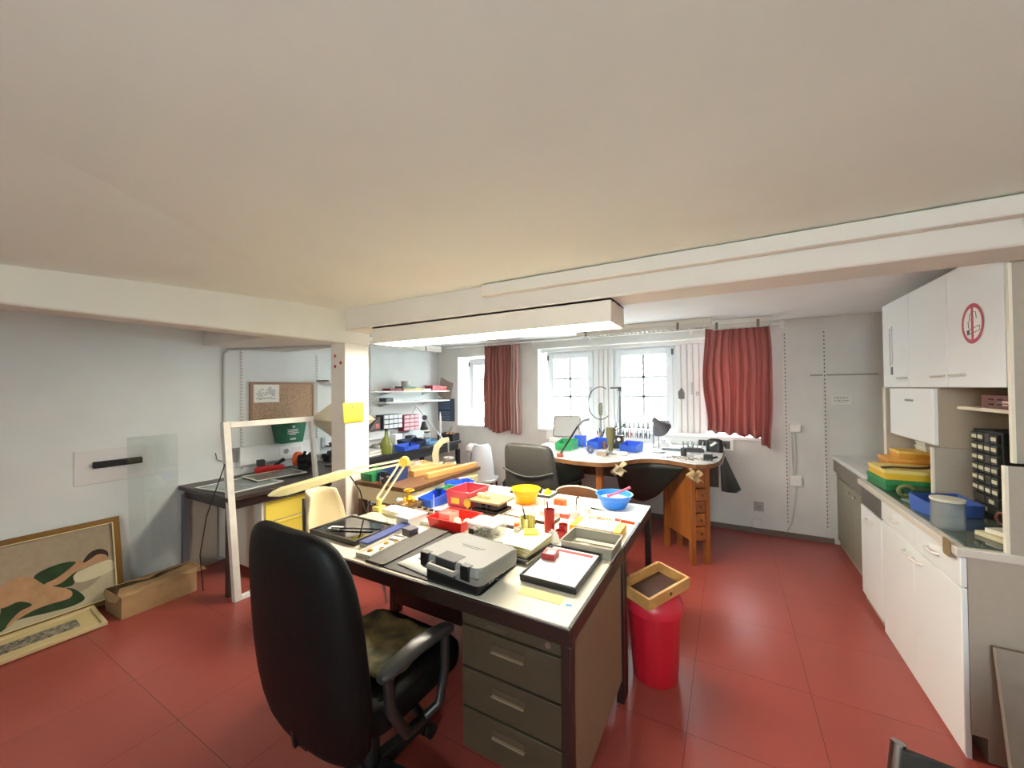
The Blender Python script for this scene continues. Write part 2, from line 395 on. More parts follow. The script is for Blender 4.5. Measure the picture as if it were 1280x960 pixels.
# ------------------------------------------------------------------ light
wd = bpy.data.worlds.new('sky'); scn.world = wd; wd.use_nodes = True
bg = wd.node_tree.nodes['Background']; bg.inputs[0].default_value = (0.84, 0.955, 1.0, 1); bg.inputs[1].default_value = SKY = 24.0
def area(name, loc, rot, sx, sy, power, col=(1, 1, 1), portal=False):
    l = bpy.data.lights.new(name, 'AREA'); l.shape = 'RECTANGLE'; l.size = sx; l.size_y = sy; l.energy = power; l.color = col
    if portal: l.cycles.is_portal = True
    o = bpy.data.objects.new(name, l); COL.objects.link(o); o.location = loc; o.rotation_euler = rot; return o
# daylight entering through the openings
area('daylight_portal', ((A0 + A1) / 2, YB + T + .02, (z0 + z1) / 2), (PI / 2, 0, PI), A1 - A0, z1 - z0, 0, portal=True).rotation_euler = (-PI / 2, 0, 0)
area('daylight_portal', ((B0 + B1) / 2, YB + T + .02, (zb0 + zb1) / 2), (-PI / 2, 0, 0), B1 - B0, zb1 - zb0, 0, portal=True)
area('daylight_portal', (.1, YF - .22, 1.725), (PI / 2, 0, 0), .8, .65, 0, portal=True)  # portal at the added fill-light opening behind the camera

# fluorescent batten under the beam
fx = thing('ceiling_light', 'long cream fluorescent light box glowing under the ceiling beam', 'light', (-1.50, 2.26, 1.87))
m = MB(); L, Wd, Hh = 1.89, .30, .128
m.box(-L / 2, L / 2, -Wd / 2, -Wd / 2 + .012, 0, Hh).box(-L / 2, L / 2, Wd / 2 - .012, Wd / 2, 0, Hh).box(-L / 2, -L / 2 + .012, -Wd / 2 + .012, Wd / 2 - .012, 0, Hh).box(L / 2 - .012, L / 2, -Wd / 2 + .012, Wd / 2 - .012, 0, Hh).box(-L / 2, L / 2, -Wd / 2, Wd / 2, Hh - .01, Hh)
m.build('housing', mat('efe8da', .5), fx)
MB().box(-L / 2 + .013, L / 2 - .013, -Wd / 2 + .013, Wd / 2 - .013, .006, .02).build('diffuser', mat('fff4e0', .5, emit=25.0), fx)
def batten(x, y, z, lx, ly, label, on, rz=0):
    t = thing('ceiling_light', label, 'light', (x, y, z), rz)
    MB().box(-lx / 2, lx / 2, -ly / 2, ly / 2, .03, .075).build('housing', mat('e6e4dc', .5), t, bevel=.004)
    m = MB()
    if on:
        m.box(-lx / 2 + .02, lx / 2 - .02, -ly / 2 + .01, ly / 2 - .01, 0, .03).build('diffuser', mat('f6f8ff', .5, emit=on), t)
    else:
        for s in (-1, 1): m.box(-lx / 2, lx / 2, s * ly / 2 - .006, s * ly / 2 + .006, -.012, .03)
        n = int(lx / .045)
        for i in range(n): m.box(-lx / 2 + (i + .5) * lx / n - .003, -lx / 2 + (i + .5) * lx / n + .003, -ly / 2, ly / 2, -.01, .02)
        m.build('louvre', mat('cfccc2', .45), t)
        MB().cyl((-lx / 2 + .02, 0, .012), (lx / 2 - .02, 0, .012), .012).build('tube', WHITE, t)
        for k in (-lx * .42, lx * .28): MB().box(k - .012, k + .012, -ly / 2 - .012, -ly / 2, -.02, .05).build('clip', mat('7d746a', .5), t)
batten(-.81, 4.24, ZC - .076, 1.36, .15, 'unlit louvred batten light along the ceiling above the windows', 0)
batten(.12, 4.42, ZC - .076, .50, .10, 'short white batten light above the red curtain', 0)
batten(-3.80, 3.75, ZC - .10, 1.55, .09, 'thin white batten light along the ceiling over the wall shelves', 0, PI / 2)
# ================================================================== FURNITURE
DZ = .73
# ---------- double desk: two identical desks pushed back to back
DX0, DX1, DY0, DYM, DY1 = -2.0, -.45, 1.165, 1.90, 2.645
DTOP = mat('ebe4cf', .32, noise=.05, nscale=6)
DFRAME = mat('2a1a15', .4)
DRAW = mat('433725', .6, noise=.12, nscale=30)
SIDE = mat('82694f', .6, noise=.08, nscale=30)
def desk(y0, y1, label, sgn, ped):
    W, D = DX1 - DX0, y1 - y0
    t = thing('office_desk', label, 'desk', ((DX0 + DX1) / 2, (y0 + y1) / 2, 0), 0 if sgn > 0 else PI, 'office desks pushed back to back')
    MB().box(-W / 2 + .012, W / 2 - .012, -D / 2 + .012, D / 2 - .003, DZ - .02, DZ).build('desktop', DTOP, t, bevel=.002)
    m = MB()
    m.box(-W / 2, W / 2, -D / 2, -D / 2 + .012, DZ - .058, DZ - .001).box(-W / 2, -W / 2 + .012, -D / 2 + .012, D / 2 - .002, DZ - .058, DZ - .001).box(W / 2 - .012, W / 2, -D / 2 + .012, D / 2 - .002, DZ - .058, DZ - .001)
    m.box(-W / 2 + .012, W / 2 - .012, -D / 2 + .012, D / 2 - .002, DZ - .05, DZ - .021)
    m.build('edge_frame', DFRAME, t, bevel=.003)
    for sx in (-1, 1):
        for sy in (-1, 1):
            MB().box(sx * W / 2 - (.036 if sx > 0 else 0), sx * W / 2 + (0 if sx > 0 else .036), sy * D / 2 - (.042 if sy > 0 else -.004), sy * D / 2 + (-.004 if sy > 0 else .042), 0, DZ - .058).build('leg', DFRAME, t, bevel=.003)
    if ped:
        MB().box(-W / 2 + .04, W / 2 - .04, D / 2 - .04, D / 2 - .022, .09, DZ - .058).build('modesty_panel', DFRAME, t, bevel=.002)
        x1 = W / 2 - .037; x0 = x1 - .41; ya = -D / 2 + .02; yb = D / 2 - .06
        MB().box(x0, x1, ya + .018, yb, .15, .672).build('pedestal', mat('3a2c24', .5), t)
        MB().box(x1 - .002, x1 + .030, -D / 2 + .047, D / 2 - .05, .12, .672).build('side_panel', SIDE, t, bevel=.002)
        for i, (a, c) in enumerate(((.622, .668), (.466, .612), (.318, .456), (.160, .308))):
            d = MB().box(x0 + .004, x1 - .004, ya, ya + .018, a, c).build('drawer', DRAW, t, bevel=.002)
            xm = (x0 + x1) / 2; zc = c - .045
            if i == 0:
                MB().cyl((x1 - .05, ya - .004, (a + c) / 2), (x1 - .05, ya, (a + c) / 2), .010).build('lock', STEEL, d)
                MB().box(x0 + .12, x0 + .20, ya - .002, ya, a + .01, a + .022).build('drawer_pull', mat('4b3d2e', .5), d)
            else:
                h = MB(); h.box(xm - .065, xm + .065, ya - .003, ya, zc - .012, zc + .014, mat('4b3d2e', .5)).box(xm - .065, xm + .065, ya - .012, ya - .003, zc - .014, zc - .009, mat('85765e', .4))
                h.build('recessed_handle', None, d)
    return t
desk(DY0, DYM, 'cream topped office desk with four drawers nearest the camera, chair tucked in', 1, True)
desk(DYM, DY1, 'cream topped office desk behind the drawer desk, holding the yellow and blue bowls', -1, False)

# ---------- executive chair at the desk
def exec_chair():
    t = thing('office_chair', 'big black leather office chair with padded back turned to the camera', 'chair', (-1.17, .995, 0), math.radians(-2))
    rows = []
    prof = [(.375, .20, .03, .01), (.43, .255, .05, -.005), (.58, .275, .06, -.03), (.78, .268, .062, -.045), (.93, .258, .055, -.06), (1.02, .235, .045, -.07), (1.07, .19, .032, -.077), (1.088, .13, .016, -.08)]
    for z, hw, th, dy in prof:
        row = []
        for k in range(28):
            a = 2 * PI * k / 28; ca, sa = math.cos(a), math.sin(a)
            x = hw * math.copysign(abs(ca) ** .55, ca); y = th * math.copysign(abs(sa) ** .7, sa)
            row.append((x, -.235 + dy + y + .5 * x * x, z))
        rows.append(row)
    MB().hull(rows).build('backrest', LEATHER, t, sub=1)
    sr = []
    for z, s in ((.415, .9), (.43, .99), (.47, 1.0), (.50, .985), (.522, .93)):
        sr.append([(x * s, y * s + .03, z + (.012 if abs(x) > .2 else 0)) for x, y in rr(.50, .49, .10, 6)])
    MB().hull(sr).build('seat', LEATHER, t, sub=1)
    for sx in (-1, 1):
        m = MB(); x = sx * .29; P = []
        pad = [(-.19, .655), (-.15, .665), (0, .66), (.12, .65), (.16, .64)]
        def prow(y, z, w, h): return [(x + px, y, z + pz) for px, pz in rr(w, h, h * .45, 3)]
        m.hull([prow(-.20, .665, .03, .02), prow(-.185, .668, .052, .034), prow(-.05, .68, .062, .036), prow(.04, .672, .06, .034), prow(.10, .662, .05, .03), prow(.115, .656, .03, .018)])
        ar = m.build('armrest', mat('2a2a28', .3), t)
        m = MB()
        m.tube([(x, -.17, .665), (x, -.16, .55), (x, -.10, .44), (x * .9, 0, .40), (x * .6, .03, .398)], .017, n=10)
        m.tube([(x, .08, .65), (x, .08, .53), (x, .05, .43), (x * .9, 0, .40)], .016, n=10)
        m.build('armrest_bracket', mat('1b1b1a', .4), t)
    MB().lathe([(.0, .10), (.03, .10), (.03, .28), (.022, .28), (.022, .40), (.0, .40)], n=18).box(-.11, .11, -.13, .13, .395, .415).build('gas_column', mat('151515', .4), t)
    m = MB()
    m.box(-.04, .04, -.27, .02, .40, .42).bar((0, -.25, .41), (0, -.27, .56), .07, .014).build('back_support', mat('151515', .4), t)
    for k in range(5):
        a = math.radians(18 + 72 * k); d = Vector((math.cos(a), math.sin(a), 0))
        m = MB(); m.hull([[tuple(d * r + Vector((-d.y, d.x, 0)) * s * w + Vector((0, 0, z))) for s, z in ((-1, z0), (1, z0), (.8, z1), (-.8, z1))] for r, w, z0, z1 in ((.03, .03, .085, .135), (.16, .024, .075, .115), (.30, .018, .058, .085))])
        l = m.build('base_arm', mat('161616', .45), t, bevel=.003)
        c = MB(); q = d * .295; n_ = Vector((-d.y, d.x, 0))
        for s in (-1, 1): c.cyl(tuple(q + n_ * s * .008 + Vector((0, 0, .028))), tuple(q + n_ * s * .026 + Vector((0, 0, .028))), .028)
        c.cyl(tuple(q + Vector((0, 0, .03))), tuple(q + Vector((0, 0, .065))), .01)
        c.build('caster', BLACK, l)
    return t
exec_chair()
# folded cloth on the seat
m = MB(); rnd = random.Random(4)
m.grid(lambda u, v: (-.19 + .36 * u, -.13 + .28 * v, .006 + .010 * math.sin(9 * u + 3 * v) ** 2 + .006 * math.sin(14 * v)), 22, 20)
cl = m.build('seat_cloth', mat('7a6a45', .9, noise=.6, nscale=14, col2='2e3420'), loc=(-1.15, 1.02, .540), solid=.008); tag(cl, 'crumpled olive and ochre patterned cloth lying on the black chair seat', 'cloth')

# ---------- grey mesh-backed office chair beyond the desk
def back_chair():
    c = Vector((-1.50, 3.22, 0)); t = thing('office_chair', 'dark grey leather office chair with horizontal seam, standing behind the desks', 'chair', c, math.radians(-4))
    G = mat('3f3f3b', .45, noise=.12, nscale=25)
    rows = []
    for z, hw, th, dy in ((.50, .285, .03, .05), (.56, .28, .045, .03), (.70, .265, .045, .0), (.84, .252, .045, -.02), (.95, .245, .045, -.04), (1.01, .228, .035, -.05), (1.03, .19, .02, -.052)):
        rows.append([(hw * math.copysign(abs(math.cos(a)) ** .4, math.cos(a)), -.22 + dy + th * math.copysign(abs(math.sin(a)) ** .7, math.sin(a)) + .35 * (hw * math.cos(a)) ** 2, z) for a in [2 * PI * k / 28 for k in range(28)]])
    bk = MB().hull(rows).build('backrest', G, t, sub=1)
    def seam(u): x = -.25 + .5 * u; return (x, -.272 + .35 * x * x - .012, .80 - .05 * math.sin(PI * u))
    MB().tube([seam(k / 16) for k in range(17)], .008, n=6).build('seam', G, bk)
    MB().hull([[(x * s, y * s + .02, z) for x, y in rr(.52, .50, .1)] for z, s in ((.41, .92), (.44, 1), (.48, 1), (.505, .94))]).build('seat', G, t, sub=1)
    for sx in (-1, 1):
        MB().tube([(sx * .29, -.17, .42), (sx * .31, -.16, .64), (sx * .31, -.10, .67), (sx * .31, .14, .66), (sx * .30, .16, .60), (sx * .29, .1, .42)], .018).build('armrest', BLACK, t)
    MB().lathe([(0, .08), (.03, .08), (.03, .3), (.022, .3), (.022, .42), (0, .42)]).build('gas_column', DSTEEL, t)
    for k in range(5):
        a = math.radians(72 * k + 10); d = Vector((math.cos(a), math.sin(a), 0))
        l = MB().bar(d * .02 + Vector((0, 0, .1)), d * .29 + Vector((0, 0, .07)), .04, .03).build('base_arm', BLACK, t)
        n_ = Vector((-d.y, d.x, 0)); q = d * .28
        MB().cyl(q - n_ * .024 + Vector((0, 0, .027)), q + n_ * .024 + Vector((0, 0, .027)), .027).build('caster', BLACK, l)
back_chair()
# wooden stool showing its curved back over the desk
t = thing('wooden_chair', 'brown wooden chair whose curved back shows behind the blue bowl', 'chair', (-.98, 2.98, 0), 0)
WS = mat('7a5134', .5, noise=.3, nscale=8)
MB().hull([[(.20 * math.sin(a), -.19 - .03 * math.cos(a) + o, z) for o, z in ((-.009, .62 + 0), (.009, .62), (.009, zz), (-.009, zz))] for a, zz in [(-1.3 + 2.6 * k / 16, .70 + .065 * math.cos((-1.3 + 2.6 * k / 16) * 1.1)) for k in range(17)]]).build('backrest', WS, t)
MB().tube([(.20 * math.sin(a), -.19 - .03 * math.cos(a), .703 + .065 * math.cos(a * 1.1)) for a in [-1.3 + 2.6 * k / 16 for k in range(17)]], .008, n=8).build('edge_trim', mat('cdbfae', .5), t)
MB().prism(rr(.40, .40, .08), .42, .45).build('seat', WS, t, bevel=.004)
for sx in (-1, 1):
    MB().cyl((sx * .17, -.17, 0), (sx * .17, -.19, .66), .014).build('leg', WS, t); MB().cyl((sx * .18, .17, 0), (sx * .16, .15, .42), .014).build('leg', WS, t)

# ---------- jeweller bench by the windows
BT = .87
def zpt(px, py, z=BT): p = atZ(px, py, z); return (p.x, p.y)
t = thing('jeweller_bench', 'wooden jeweller workbench with scalloped white top under the windows', 'workbench', (-.75, 3.95, 0))
front = [(-1.80, 3.60), (-1.66, 3.42), (-1.471, 3.33), (-1.336, 3.262), (-1.20, 3.225), (-1.063, 3.219), (-.96, 3.232), (-.90, 3.262), (-.83, 3.35), (-.752, 3.49), (-.69, 3.57), (-.621, 3.607), (-.56, 3.62), (-.502, 3.622), (-.43, 3.60), (-.366, 3.564), (-.30, 3.525), (-.239, 3.509), (-.17, 3.54), (-.11, 3.62), (-.078, 3.75), (-.06, 3.9), (-.045, 4.3), (-.04, 4.64), (-1.86, 4.64), (-1.86, 3.75)]
BTOP = mat('e6e8ea', .35, noise=.35, nscale=9, col2='b9b4aa')
m = MB().prism(front, BT - .006, BT); m.build('bench_top', BTOP, t, world=True)
MB().prism(front, BT - .04, BT - .006).build('top_edge', mat('8a6038', .5, noise=.4, nscale=10, col2='6b4526'), t, world=True)
a40 = math.radians(38); E1 = Vector((math.cos(a40), math.sin(a40), 0)); E2 = Vector((-math.sin(a40), math.cos(a40), 0)); O = Vector((-.285, 3.575, 0))
def PM(): return quadM(O, E1, E2)
wd_, dp_ = .175, .44
for (x, y) in ((0, 0), (wd_ - .042, 0), (0, dp_ - .042), (wd_ - .042, dp_ - .042)):
    MB().box(x, x + .042, y, y + .042, 0, BT - .04, None, PM()).build('leg', WOODO, t, world=True, bevel=.003)
MB().box(.008, .026, .042, dp_ - .042, .20, BT - .04, None, PM()).build('side_panel', WOODO, t, world=True)
MB().box(wd_ - .026, wd_ - .008, .042, dp_ - .042, .20, BT - .04, None, PM()).box(.026, wd_ - .026, dp_ - .02, dp_ - .008, .20, BT - .04, None, PM()).box(.026, wd_ - .026, .02, dp_ - .02, .2, .215, None, PM()).build('carcass', WOODO, t, world=True)
MB().box(.042, wd_ - .042, .01, .03, .77, BT - .04, None, PM()).build('top_rail', WOODO, t, world=True)
WDR = mat('9c5a2a', .5, noise=.45, nscale=12, stretch=(.2, .2, 1), col2='7b421a')
zs = [(.21, .315), (.325, .43), (.44, .535), (.545, .64), (.65, .765)]
for i, (a, c) in enumerate(zs):
    off = -.012 if i == 3 else .006
    d = MB().box(.044, wd_ - .044, off, off + .016, a, c, None, PM()).build('drawer', WDR, t, world=True, bevel=.002)
    p = quadM(O, E1, E2) @ Vector((wd_ / 2, off, (a + c) / 2)); q = quadM(O, E1, E2) @ Vector((wd_ / 2, off - .018, (a + c) / 2))
    MB().cyl(p, q, .006, .011, n=12).build('knob', mat('5a3418', .4), d, world=True)
MB().box(-1.03, -.975, 3.33, 3.385, 0, BT - .04).build('leg', WOODO, t, world=True, bevel=.003)
MB().box(-1.80, -1.745, 3.95, 4.005, 0, BT - .04).build('leg', WOODO, t, world=True, bevel=.003)
MB().box(-1.80, -1.745, 4.55, 4.605, 0, BT - .04).build('leg', WOODO, t, world=True, bevel=.003)
MB().box(-.62, -.565, 4.5, 4.555, 0, BT - .04).build('leg', WOODO, t, world=True, bevel=.003)
MB().box(-1.78, -.10, 4.58, 4.6, .45, BT - .04).build('back_panel', WOODD, t, world=True)
# leather catch skins hanging under the cut-outs
SKIN = mat('1a1e1a', .5, noise=.3, nscale=20)
def skin(name, label, pts_top, pts_low, sag):
    """a hide slung from the bench edge: top edge polyline to inner low edge polyline"""
    n = 18
    def lerp(P, u):
        f = u * (len(P) - 1); i = min(int(f), len(P) - 2); return Vector(P[i]).lerp(Vector(P[i + 1]), f - i)
    def fn(u, v):
        p = lerp(pts_top, u).lerp(lerp(pts_low, u), v); p.z -= sag * math.sin(PI * v) * (.4 + .6 * math.sin(PI * u)); return p
    o = MB().grid(fn, n, n).build(name, SKIN, solid=.006); return tag(o, label, 'leather apron', 'leather catch skins of the bench')
e = BT - .05
skin('leather_skin', 'black leather catch skin slung under the middle cut-out of the bench', [(-.86, 3.34, e), (-.75, 3.52, e), (-.62, 3.625, e), (-.45, 3.625, e), (-.33, 3.56, e)], [(-.90, 3.75, .52), (-.82, 3.82, .46), (-.75, 3.86, .45), (-.68, 3.86, .50), (-.60, 3.84, .62)], .16)
skin('leather_skin', 'black leather catch skin hanging under the bench beside the grey chair', [(-1.72, 3.50, e), (-1.5, 3.36, e), (-1.3, 3.27, e), (-1.12, 3.25, e)], [(-1.60, 3.55, .60), (-1.45, 3.48, .52), (-1.32, 3.42, .56), (-1.14, 3.36, .70)], .05)
skin('leather_skin', 'black leather catch skin hanging at the right end of the bench', [(-.065, 3.78, e), (-.052, 3.90, e), (-.04, 4.0, e), (-.035, 4.15, e + .03)], [(-.06, 3.80, .60), (-.02, 3.9, .57), (.05, 4.0, .55), (.09, 4.10, .56)], .01)

# ---------- kitchen run along the right wall
CX, WTZ = .81, .84
ED = mat('d9d2c2', .5); GREYPAN = mat('b5ab9c', .6, noise=.05, nscale=40)
def pull(par, x, y, z, l=.11, horiz=True):
    m = MB()
    m.tube([(x, y - l / 2, z), (x - .022, y - l / 2 + .02, z), (x - .026, y, z), (x - .022, y + l / 2 - .02, z), (x, y + l / 2, z)], .006, n=8)
    return m.build('handle', mat('dcd9d2', .3), par)
DEP = XR - .02
t = thing('base_cabinet', 'white base cabinet with two doors and two drawers at the near kitchen end', 'cabinet', (1.1, 2.72, 0))
MB().box(CX + .02, DEP, 2.255, 3.18, .10, WTZ - .035).box(CX + .07, DEP, 2.27, 3.18, 0, .10).build('carcass', GREYPAN, t, world=True)
for y0, y1, hy in ((2.255, 2.713, 2.66), (2.717, 3.178, 2.765)):
    d = MB().box(CX, CX + .019, y0, y1, .012 if y0 < 2.5 else .09, .675).build('door', CABW, t, world=True, bevel=.003); pull(d, CX, hy, .63)
    d.data.transform(Matrix.Identity(4))
    d2 = MB().box(CX, CX + .019, y0, y1, .682, .80).build('drawer', CABW, t, world=True, bevel=.003); pull(d2, CX, (y0 + y1) / 2, .745)
MB().box(CX + .005, CX + .02, 2.256, 3.178, .0, .1).build('kickboard', CABW, t, world=True)
for o in bpy.data.objects:
    if o.name.startswith('handle') and o.parent and o.parent.parent == t:
        o.data.transform(_wm(o.parent).inverted())
t = thing('base_cabinet', 'narrow white base cabinet with one door below a dark control panel', 'cabinet', (1.1, 3.4, 0))
MB().box(CX + .02, DEP, 3.185, 3.605, .0, WTZ - .035).build('carcass', GREYPAN, t, world=True)
d = MB().box(CX, CX + .019, 3.188, 3.603, .05, .665).build('door', CABW, t, world=True, bevel=.003)
h = pull(d, CX, 3.40, .60); h.data.transform(_wm(d).inverted())
MB().box(CX + .004, CX + .019, 3.188, 3.603, .672, .80).build('control_panel', mat('5c5a54', .4), t, world=True)
t = thing('sink_cabinet', 'grey green steel sink cabinet at the far end of the kitchen run', 'cabinet', (1.1, 4.15, 0))
SKC = mat('8d8a76', .5); SKG = mat('a7a08c', .5)
MB().box(CX + .09, DEP, 3.61, 4.68, .0, WTZ - .06).build('carcass', SKG, t, world=True)
MB().box(CX + .05, CX + .09, 3.612, 4.678, .70, WTZ - .03).box(CX + .07, CX + .09, 3.612, 4.678, .655, .69).build('apron', mat('7c776a', .45), t, world=True, bevel=.003)
for k in range(2):
    y0 = 3.615 + k * .53
    d = MB().box(CX + .072, CX + .09, y0, y0 + .525, .06, .645).build('door', SKC, t, world=True, bevel=.003)
    for q in range(2):
        MB().cyl((CX + .072, y0 + (.44 if k == 0 else .06) + q * .025, .60), (CX + .056, y0 + (.44 if k == 0 else .06) + q * .025, .60), .007, .011, n=12).build('knob', CHROME, d, world=True)
MB().box(CX + .045, DEP, 3.61, 4.69, WTZ - .03, WTZ + .004).build('sink_top', mat('d8d9d6', .3), t, world=True, bevel=.004)
MB().box(CX + .16, 1.34, 3.72, 4.10, WTZ + .004, WTZ + .008).build('sink_basin', mat('55585a', .25, .6), t, world=True)
o = MB().box(CX - .015, DEP, 2.245, 3.608, WTZ - .035, WTZ).build('worktop', mat('d6d0c4', .45), bevel=.004); tag(o, 'continuous pale worktop over the white base cabinets', 'worktop')
m = MB().box(CX + .02, 1.42, 2.275, 3.55, WTZ + .001, WTZ + .009)
o = m.build('glass_sheet', mat('46544e', .06, spec=.8), bevel=.001); tag(o, 'dark glass sheet lying flat on the white cabinets worktop', 'glass sheet')
# upper cabinets
UX, UZ0, UZ1 = 1.0, 1.487, 2.085
t = thing('wall_cabinet', 'white wall cabinet with three doors and a no smoking sticker', 'cabinet', (1.27, 3.25, UZ0))
MB().box(UX + .02, XR - .01, 2.38, 3.81, UZ0 + .002, UZ1).build('carcass', mat('b9ab97', .6), t, world=True)
for k, (y0, y1) in enumerate(((2.38, 2.856), (2.860, 3.345), (3.349, 3.81))):
    d = MB().box(UX, UX + .019, y0, y1, UZ0, UZ1 - .004).build('door', CABW, t, world=True, bevel=.003)
    hy = (y1 - .1, y0 + .1, y0 + .1)[k]
    MB().box(UX - .014, UX, hy - .075, hy + .075, UZ0 + .055, UZ0 + .067).build('handle', mat('cdc9bf', .4), d, world=True, bevel=.004)
    if k == 0:
        # no smoking sign, on the door
        cy, cz = 2.615, 1.786; R = .094; RD = mat('b23a48', .5); m = MB()
        def P(r, a): return (UX - .0015, cy - r * math.cos(a), cz + r * math.sin(a))
        n = 40
        for i in range(n):
            a, b_ = 2 * PI * i / n, 2 * PI * (i + 1) / n
            m.faces([P(R, a), P(R, b_), P(R * .80, b_), P(R * .80, a)], [(0, 1, 2, 3)], RD)
            m.faces([P(R * .80, a), P(R * .80, b_), (UX - .0012, cy, cz)], [(0, 1, 2)], mat('f4f2ee', .5))
        m.box(UX - .0022, UX - .001, cy - .009, cy + .009, cz - R * .9, cz + R * .9, RD)
        DK = mat('4a4448', .5)
        def cig(y0, y1, z0, z1, mm): m.box(UX - .002, UX - .001, y0, y1, z0, z1, mm, Matrix.Translation((0, cy, cz)) @ Matrix.Rotation(math.radians(-8), 4, 'X'))
        cig(.030, .052, -.045, -.022, DK)
        for q in ((-.055, .03, -.024, -.021), (-.055, .03, -.046, -.043), (-.057, -.054, -.046, -.021)): cig(*q, DK)
        m.tube([(UX - .0018, cy + .03, cz - .02), (UX - .0018, cy + .035, cz + .01), (UX - .0018, cy + .02, cz + .02), (UX - .0018, cy + .022, cz + .04), (UX - .0018, cy, cz + .055), (UX - .0018, cy - .03, cz + .05), (UX - .0018, cy - .035, cz + .02)], .0015, DK, n=5)
        m.build('no_smoking_sign', None, d, world=True, smooth=False)
    if k == 2:
        MB().tube([(UX - .003, 3.62, 1.91), (UX - .003, 3.62, 1.65), (UX - .003, 3.66, 1.64), (UX - .003, 3.66, 1.90)], .003, mat('c9c9c6', .5), n=6).box(UX - .004, UX, 3.622, 3.652, 1.575, 1.63, mat('777777', .5)).build('towel_hook', None, d, world=True)
t = thing('box_cabinet', 'small white flap-door cabinet hanging under the wall cabinet', 'cabinet', (1.27, 3.5, 1.16))
MB().box(UX + .02, XR - .01, 3.015, 3.70, 1.155, UZ0 - .002).build('carcass', mat('b3a48f', .6), t, world=True)
d = MB().box(UX, UX + .019, 3.03, 3.695, 1.165, UZ0 - .006).build('door', CABW, t, world=True, bevel=.003)
MB().box(UX - .004, UX, 3.30, 3.42, 1.40, 1.413).build('handle_plate', STEEL, d, world=True)
t = thing('divider_panel', 'grey beige panel with cream edge standing on the worktop under the small cabinet', 'panel', (1.26, 3.15, WTZ + .009))
MB().box(.995, XR - .01, 3.020, 3.038, WTZ + .009, 1.153).build('board', GREYPAN, t, world=True)
MB().box(.985, .995, 3.019, 3.039, WTZ + .009, 1.153).build('edge_strip', mat('f0ead6', .5), t, world=True)
t = thing('divider_panel', 'narrow cream edged panel at the far end below the wall cabinet', 'panel', (1.26, 3.95, WTZ + .005))
MB().box(.99, XR - .01, 3.74, 3.758, WTZ + .005, UZ0 - .002).build('board', GREYPAN, t, world=True)
MB().box(.98, .99, 3.739, 3.759, WTZ + .005, UZ0 - .002).build('edge_strip', mat('f0ead6', .5), t, world=True)
t = thing('divider_panel', 'tall cream edged panel at the near end of the niche, on the worktop', 'panel', (1.26, 2.46, WTZ + .009))
MB().box(.945, XR - .01, 2.252, 2.27, WTZ + .001, 1.18).box(1.01, XR - .01, 2.35, 2.368, 1.181, 1.995).build('board', GREYPAN, t, world=True)
MB().box(.935, .945, 2.251, 2.271, WTZ + .001, 1.182).box(1.0, 1.01, 2.349, 2.369, 1.181, 1.995).build('edge_strip', mat('f0ead6', .5), t, world=True)
# niche shelf
o = MB().box(1.085, XR - .021, 2.37, 3.013, 1.368, 1.386).build('wall_shelf', mat('efe7d2', .5), bevel=.002); tag(o, 'cream shelf in the niche under the wall cabinet holding a brown crate', 'shelf')
o = MB().box(XR - .02, XR - .008, 2.37, 3.015, WTZ + .01, UZ0 - .003).build('shelf_backboard', mat('a89a86', .7)); tag(o, 'beige backboard at the rear of the niche', 'panel')
# leaning grey board near the camera
o = MB().box(-.30, .30, -.012, .012, 0, .50).build('leaning_board', mat('8f867c', .7, noise=.12, nscale=20), loc=(1.175, 2.10, 0.0), rot=(-.20, 0, 0)); tag(o, 'grey board leaning against the near end of the base cabinet', 'board')

# ---------- cantilever chair corner at the lower right
t = thing('visitor_chair', 'black visitor chair with chrome tube frame in the bottom right corner', 'chair', (.405, .758, -.0), math.radians(-25))
CH = mat('c9c6c2', .2, 1.0)
for s in (-1, 1):
    MB().tube([(s * .24, .26, .76), (s * .245, .24, .68), (s * .245, .20, .46), (s * .245, .17, .44), (s * .245, -.20, .43), (s * .245, -.24, .40), (s * .245, -.22, .05), (s * .245, -.18, .015), (s * .245, .22, .015)], .0125, n=12).build('frame_tube', CH, t)
MB().tube([(-.245, .22, .0145), (.245, .22, .0145)], .0125).build('floor_bar', CH, t)
MB().hull([[(x, y + .02, z) for x, y in rr(.45, .44, .06)] for z in (.445, .475)]).build('seat', BLACKP, t, bevel=.008)
MB().grid(lambda u, v: (-.235 + .47 * u, .25 - .05 * math.sin(PI * u) * -1 - .05 * (1 - v), .48 + .275 * v), 12, 6).build('backrest', mat('191919', .6), t, solid=.02)
# ================================================================== THINGS ON THE DESKS
def atD(px, py, dep): return CP + ray(px, py) * dep
def one(mb, name, label, cat, m, loc, rz=0, group=None, **k):
    return tag(mb.build(name, m, loc=loc, rz=rz, **k), label, cat, group)
def binbox(name, label, cat, x, y, z, w, d, h, m, rz=0, t=.003, flare=1.08, front=None, inner=None, lip=True, group=None):
    T_ = thing(name, label, cat, (x, y, z), rz, group)
    MB().obin(w, d, h, t, flare, m, None, front, inner).build('body', None, T_, bevel=.0015)
    if lip:
        f = flare; L = MB(); W, D = w * f / 2, d * f / 2; e = .005; fz = h if front is None else front
        L.bar((-W, -D, fz), (W, -D, fz), e * 1.6, e).bar((-W, D, h), (W, D, h), e * 1.6, e).bar((-W, -D, fz), (-W, D, h), e * 1.6, e).bar((W, -D, fz), (W, D, h), e * 1.6, e)
        L.build('rim', m, T_)
    return T_
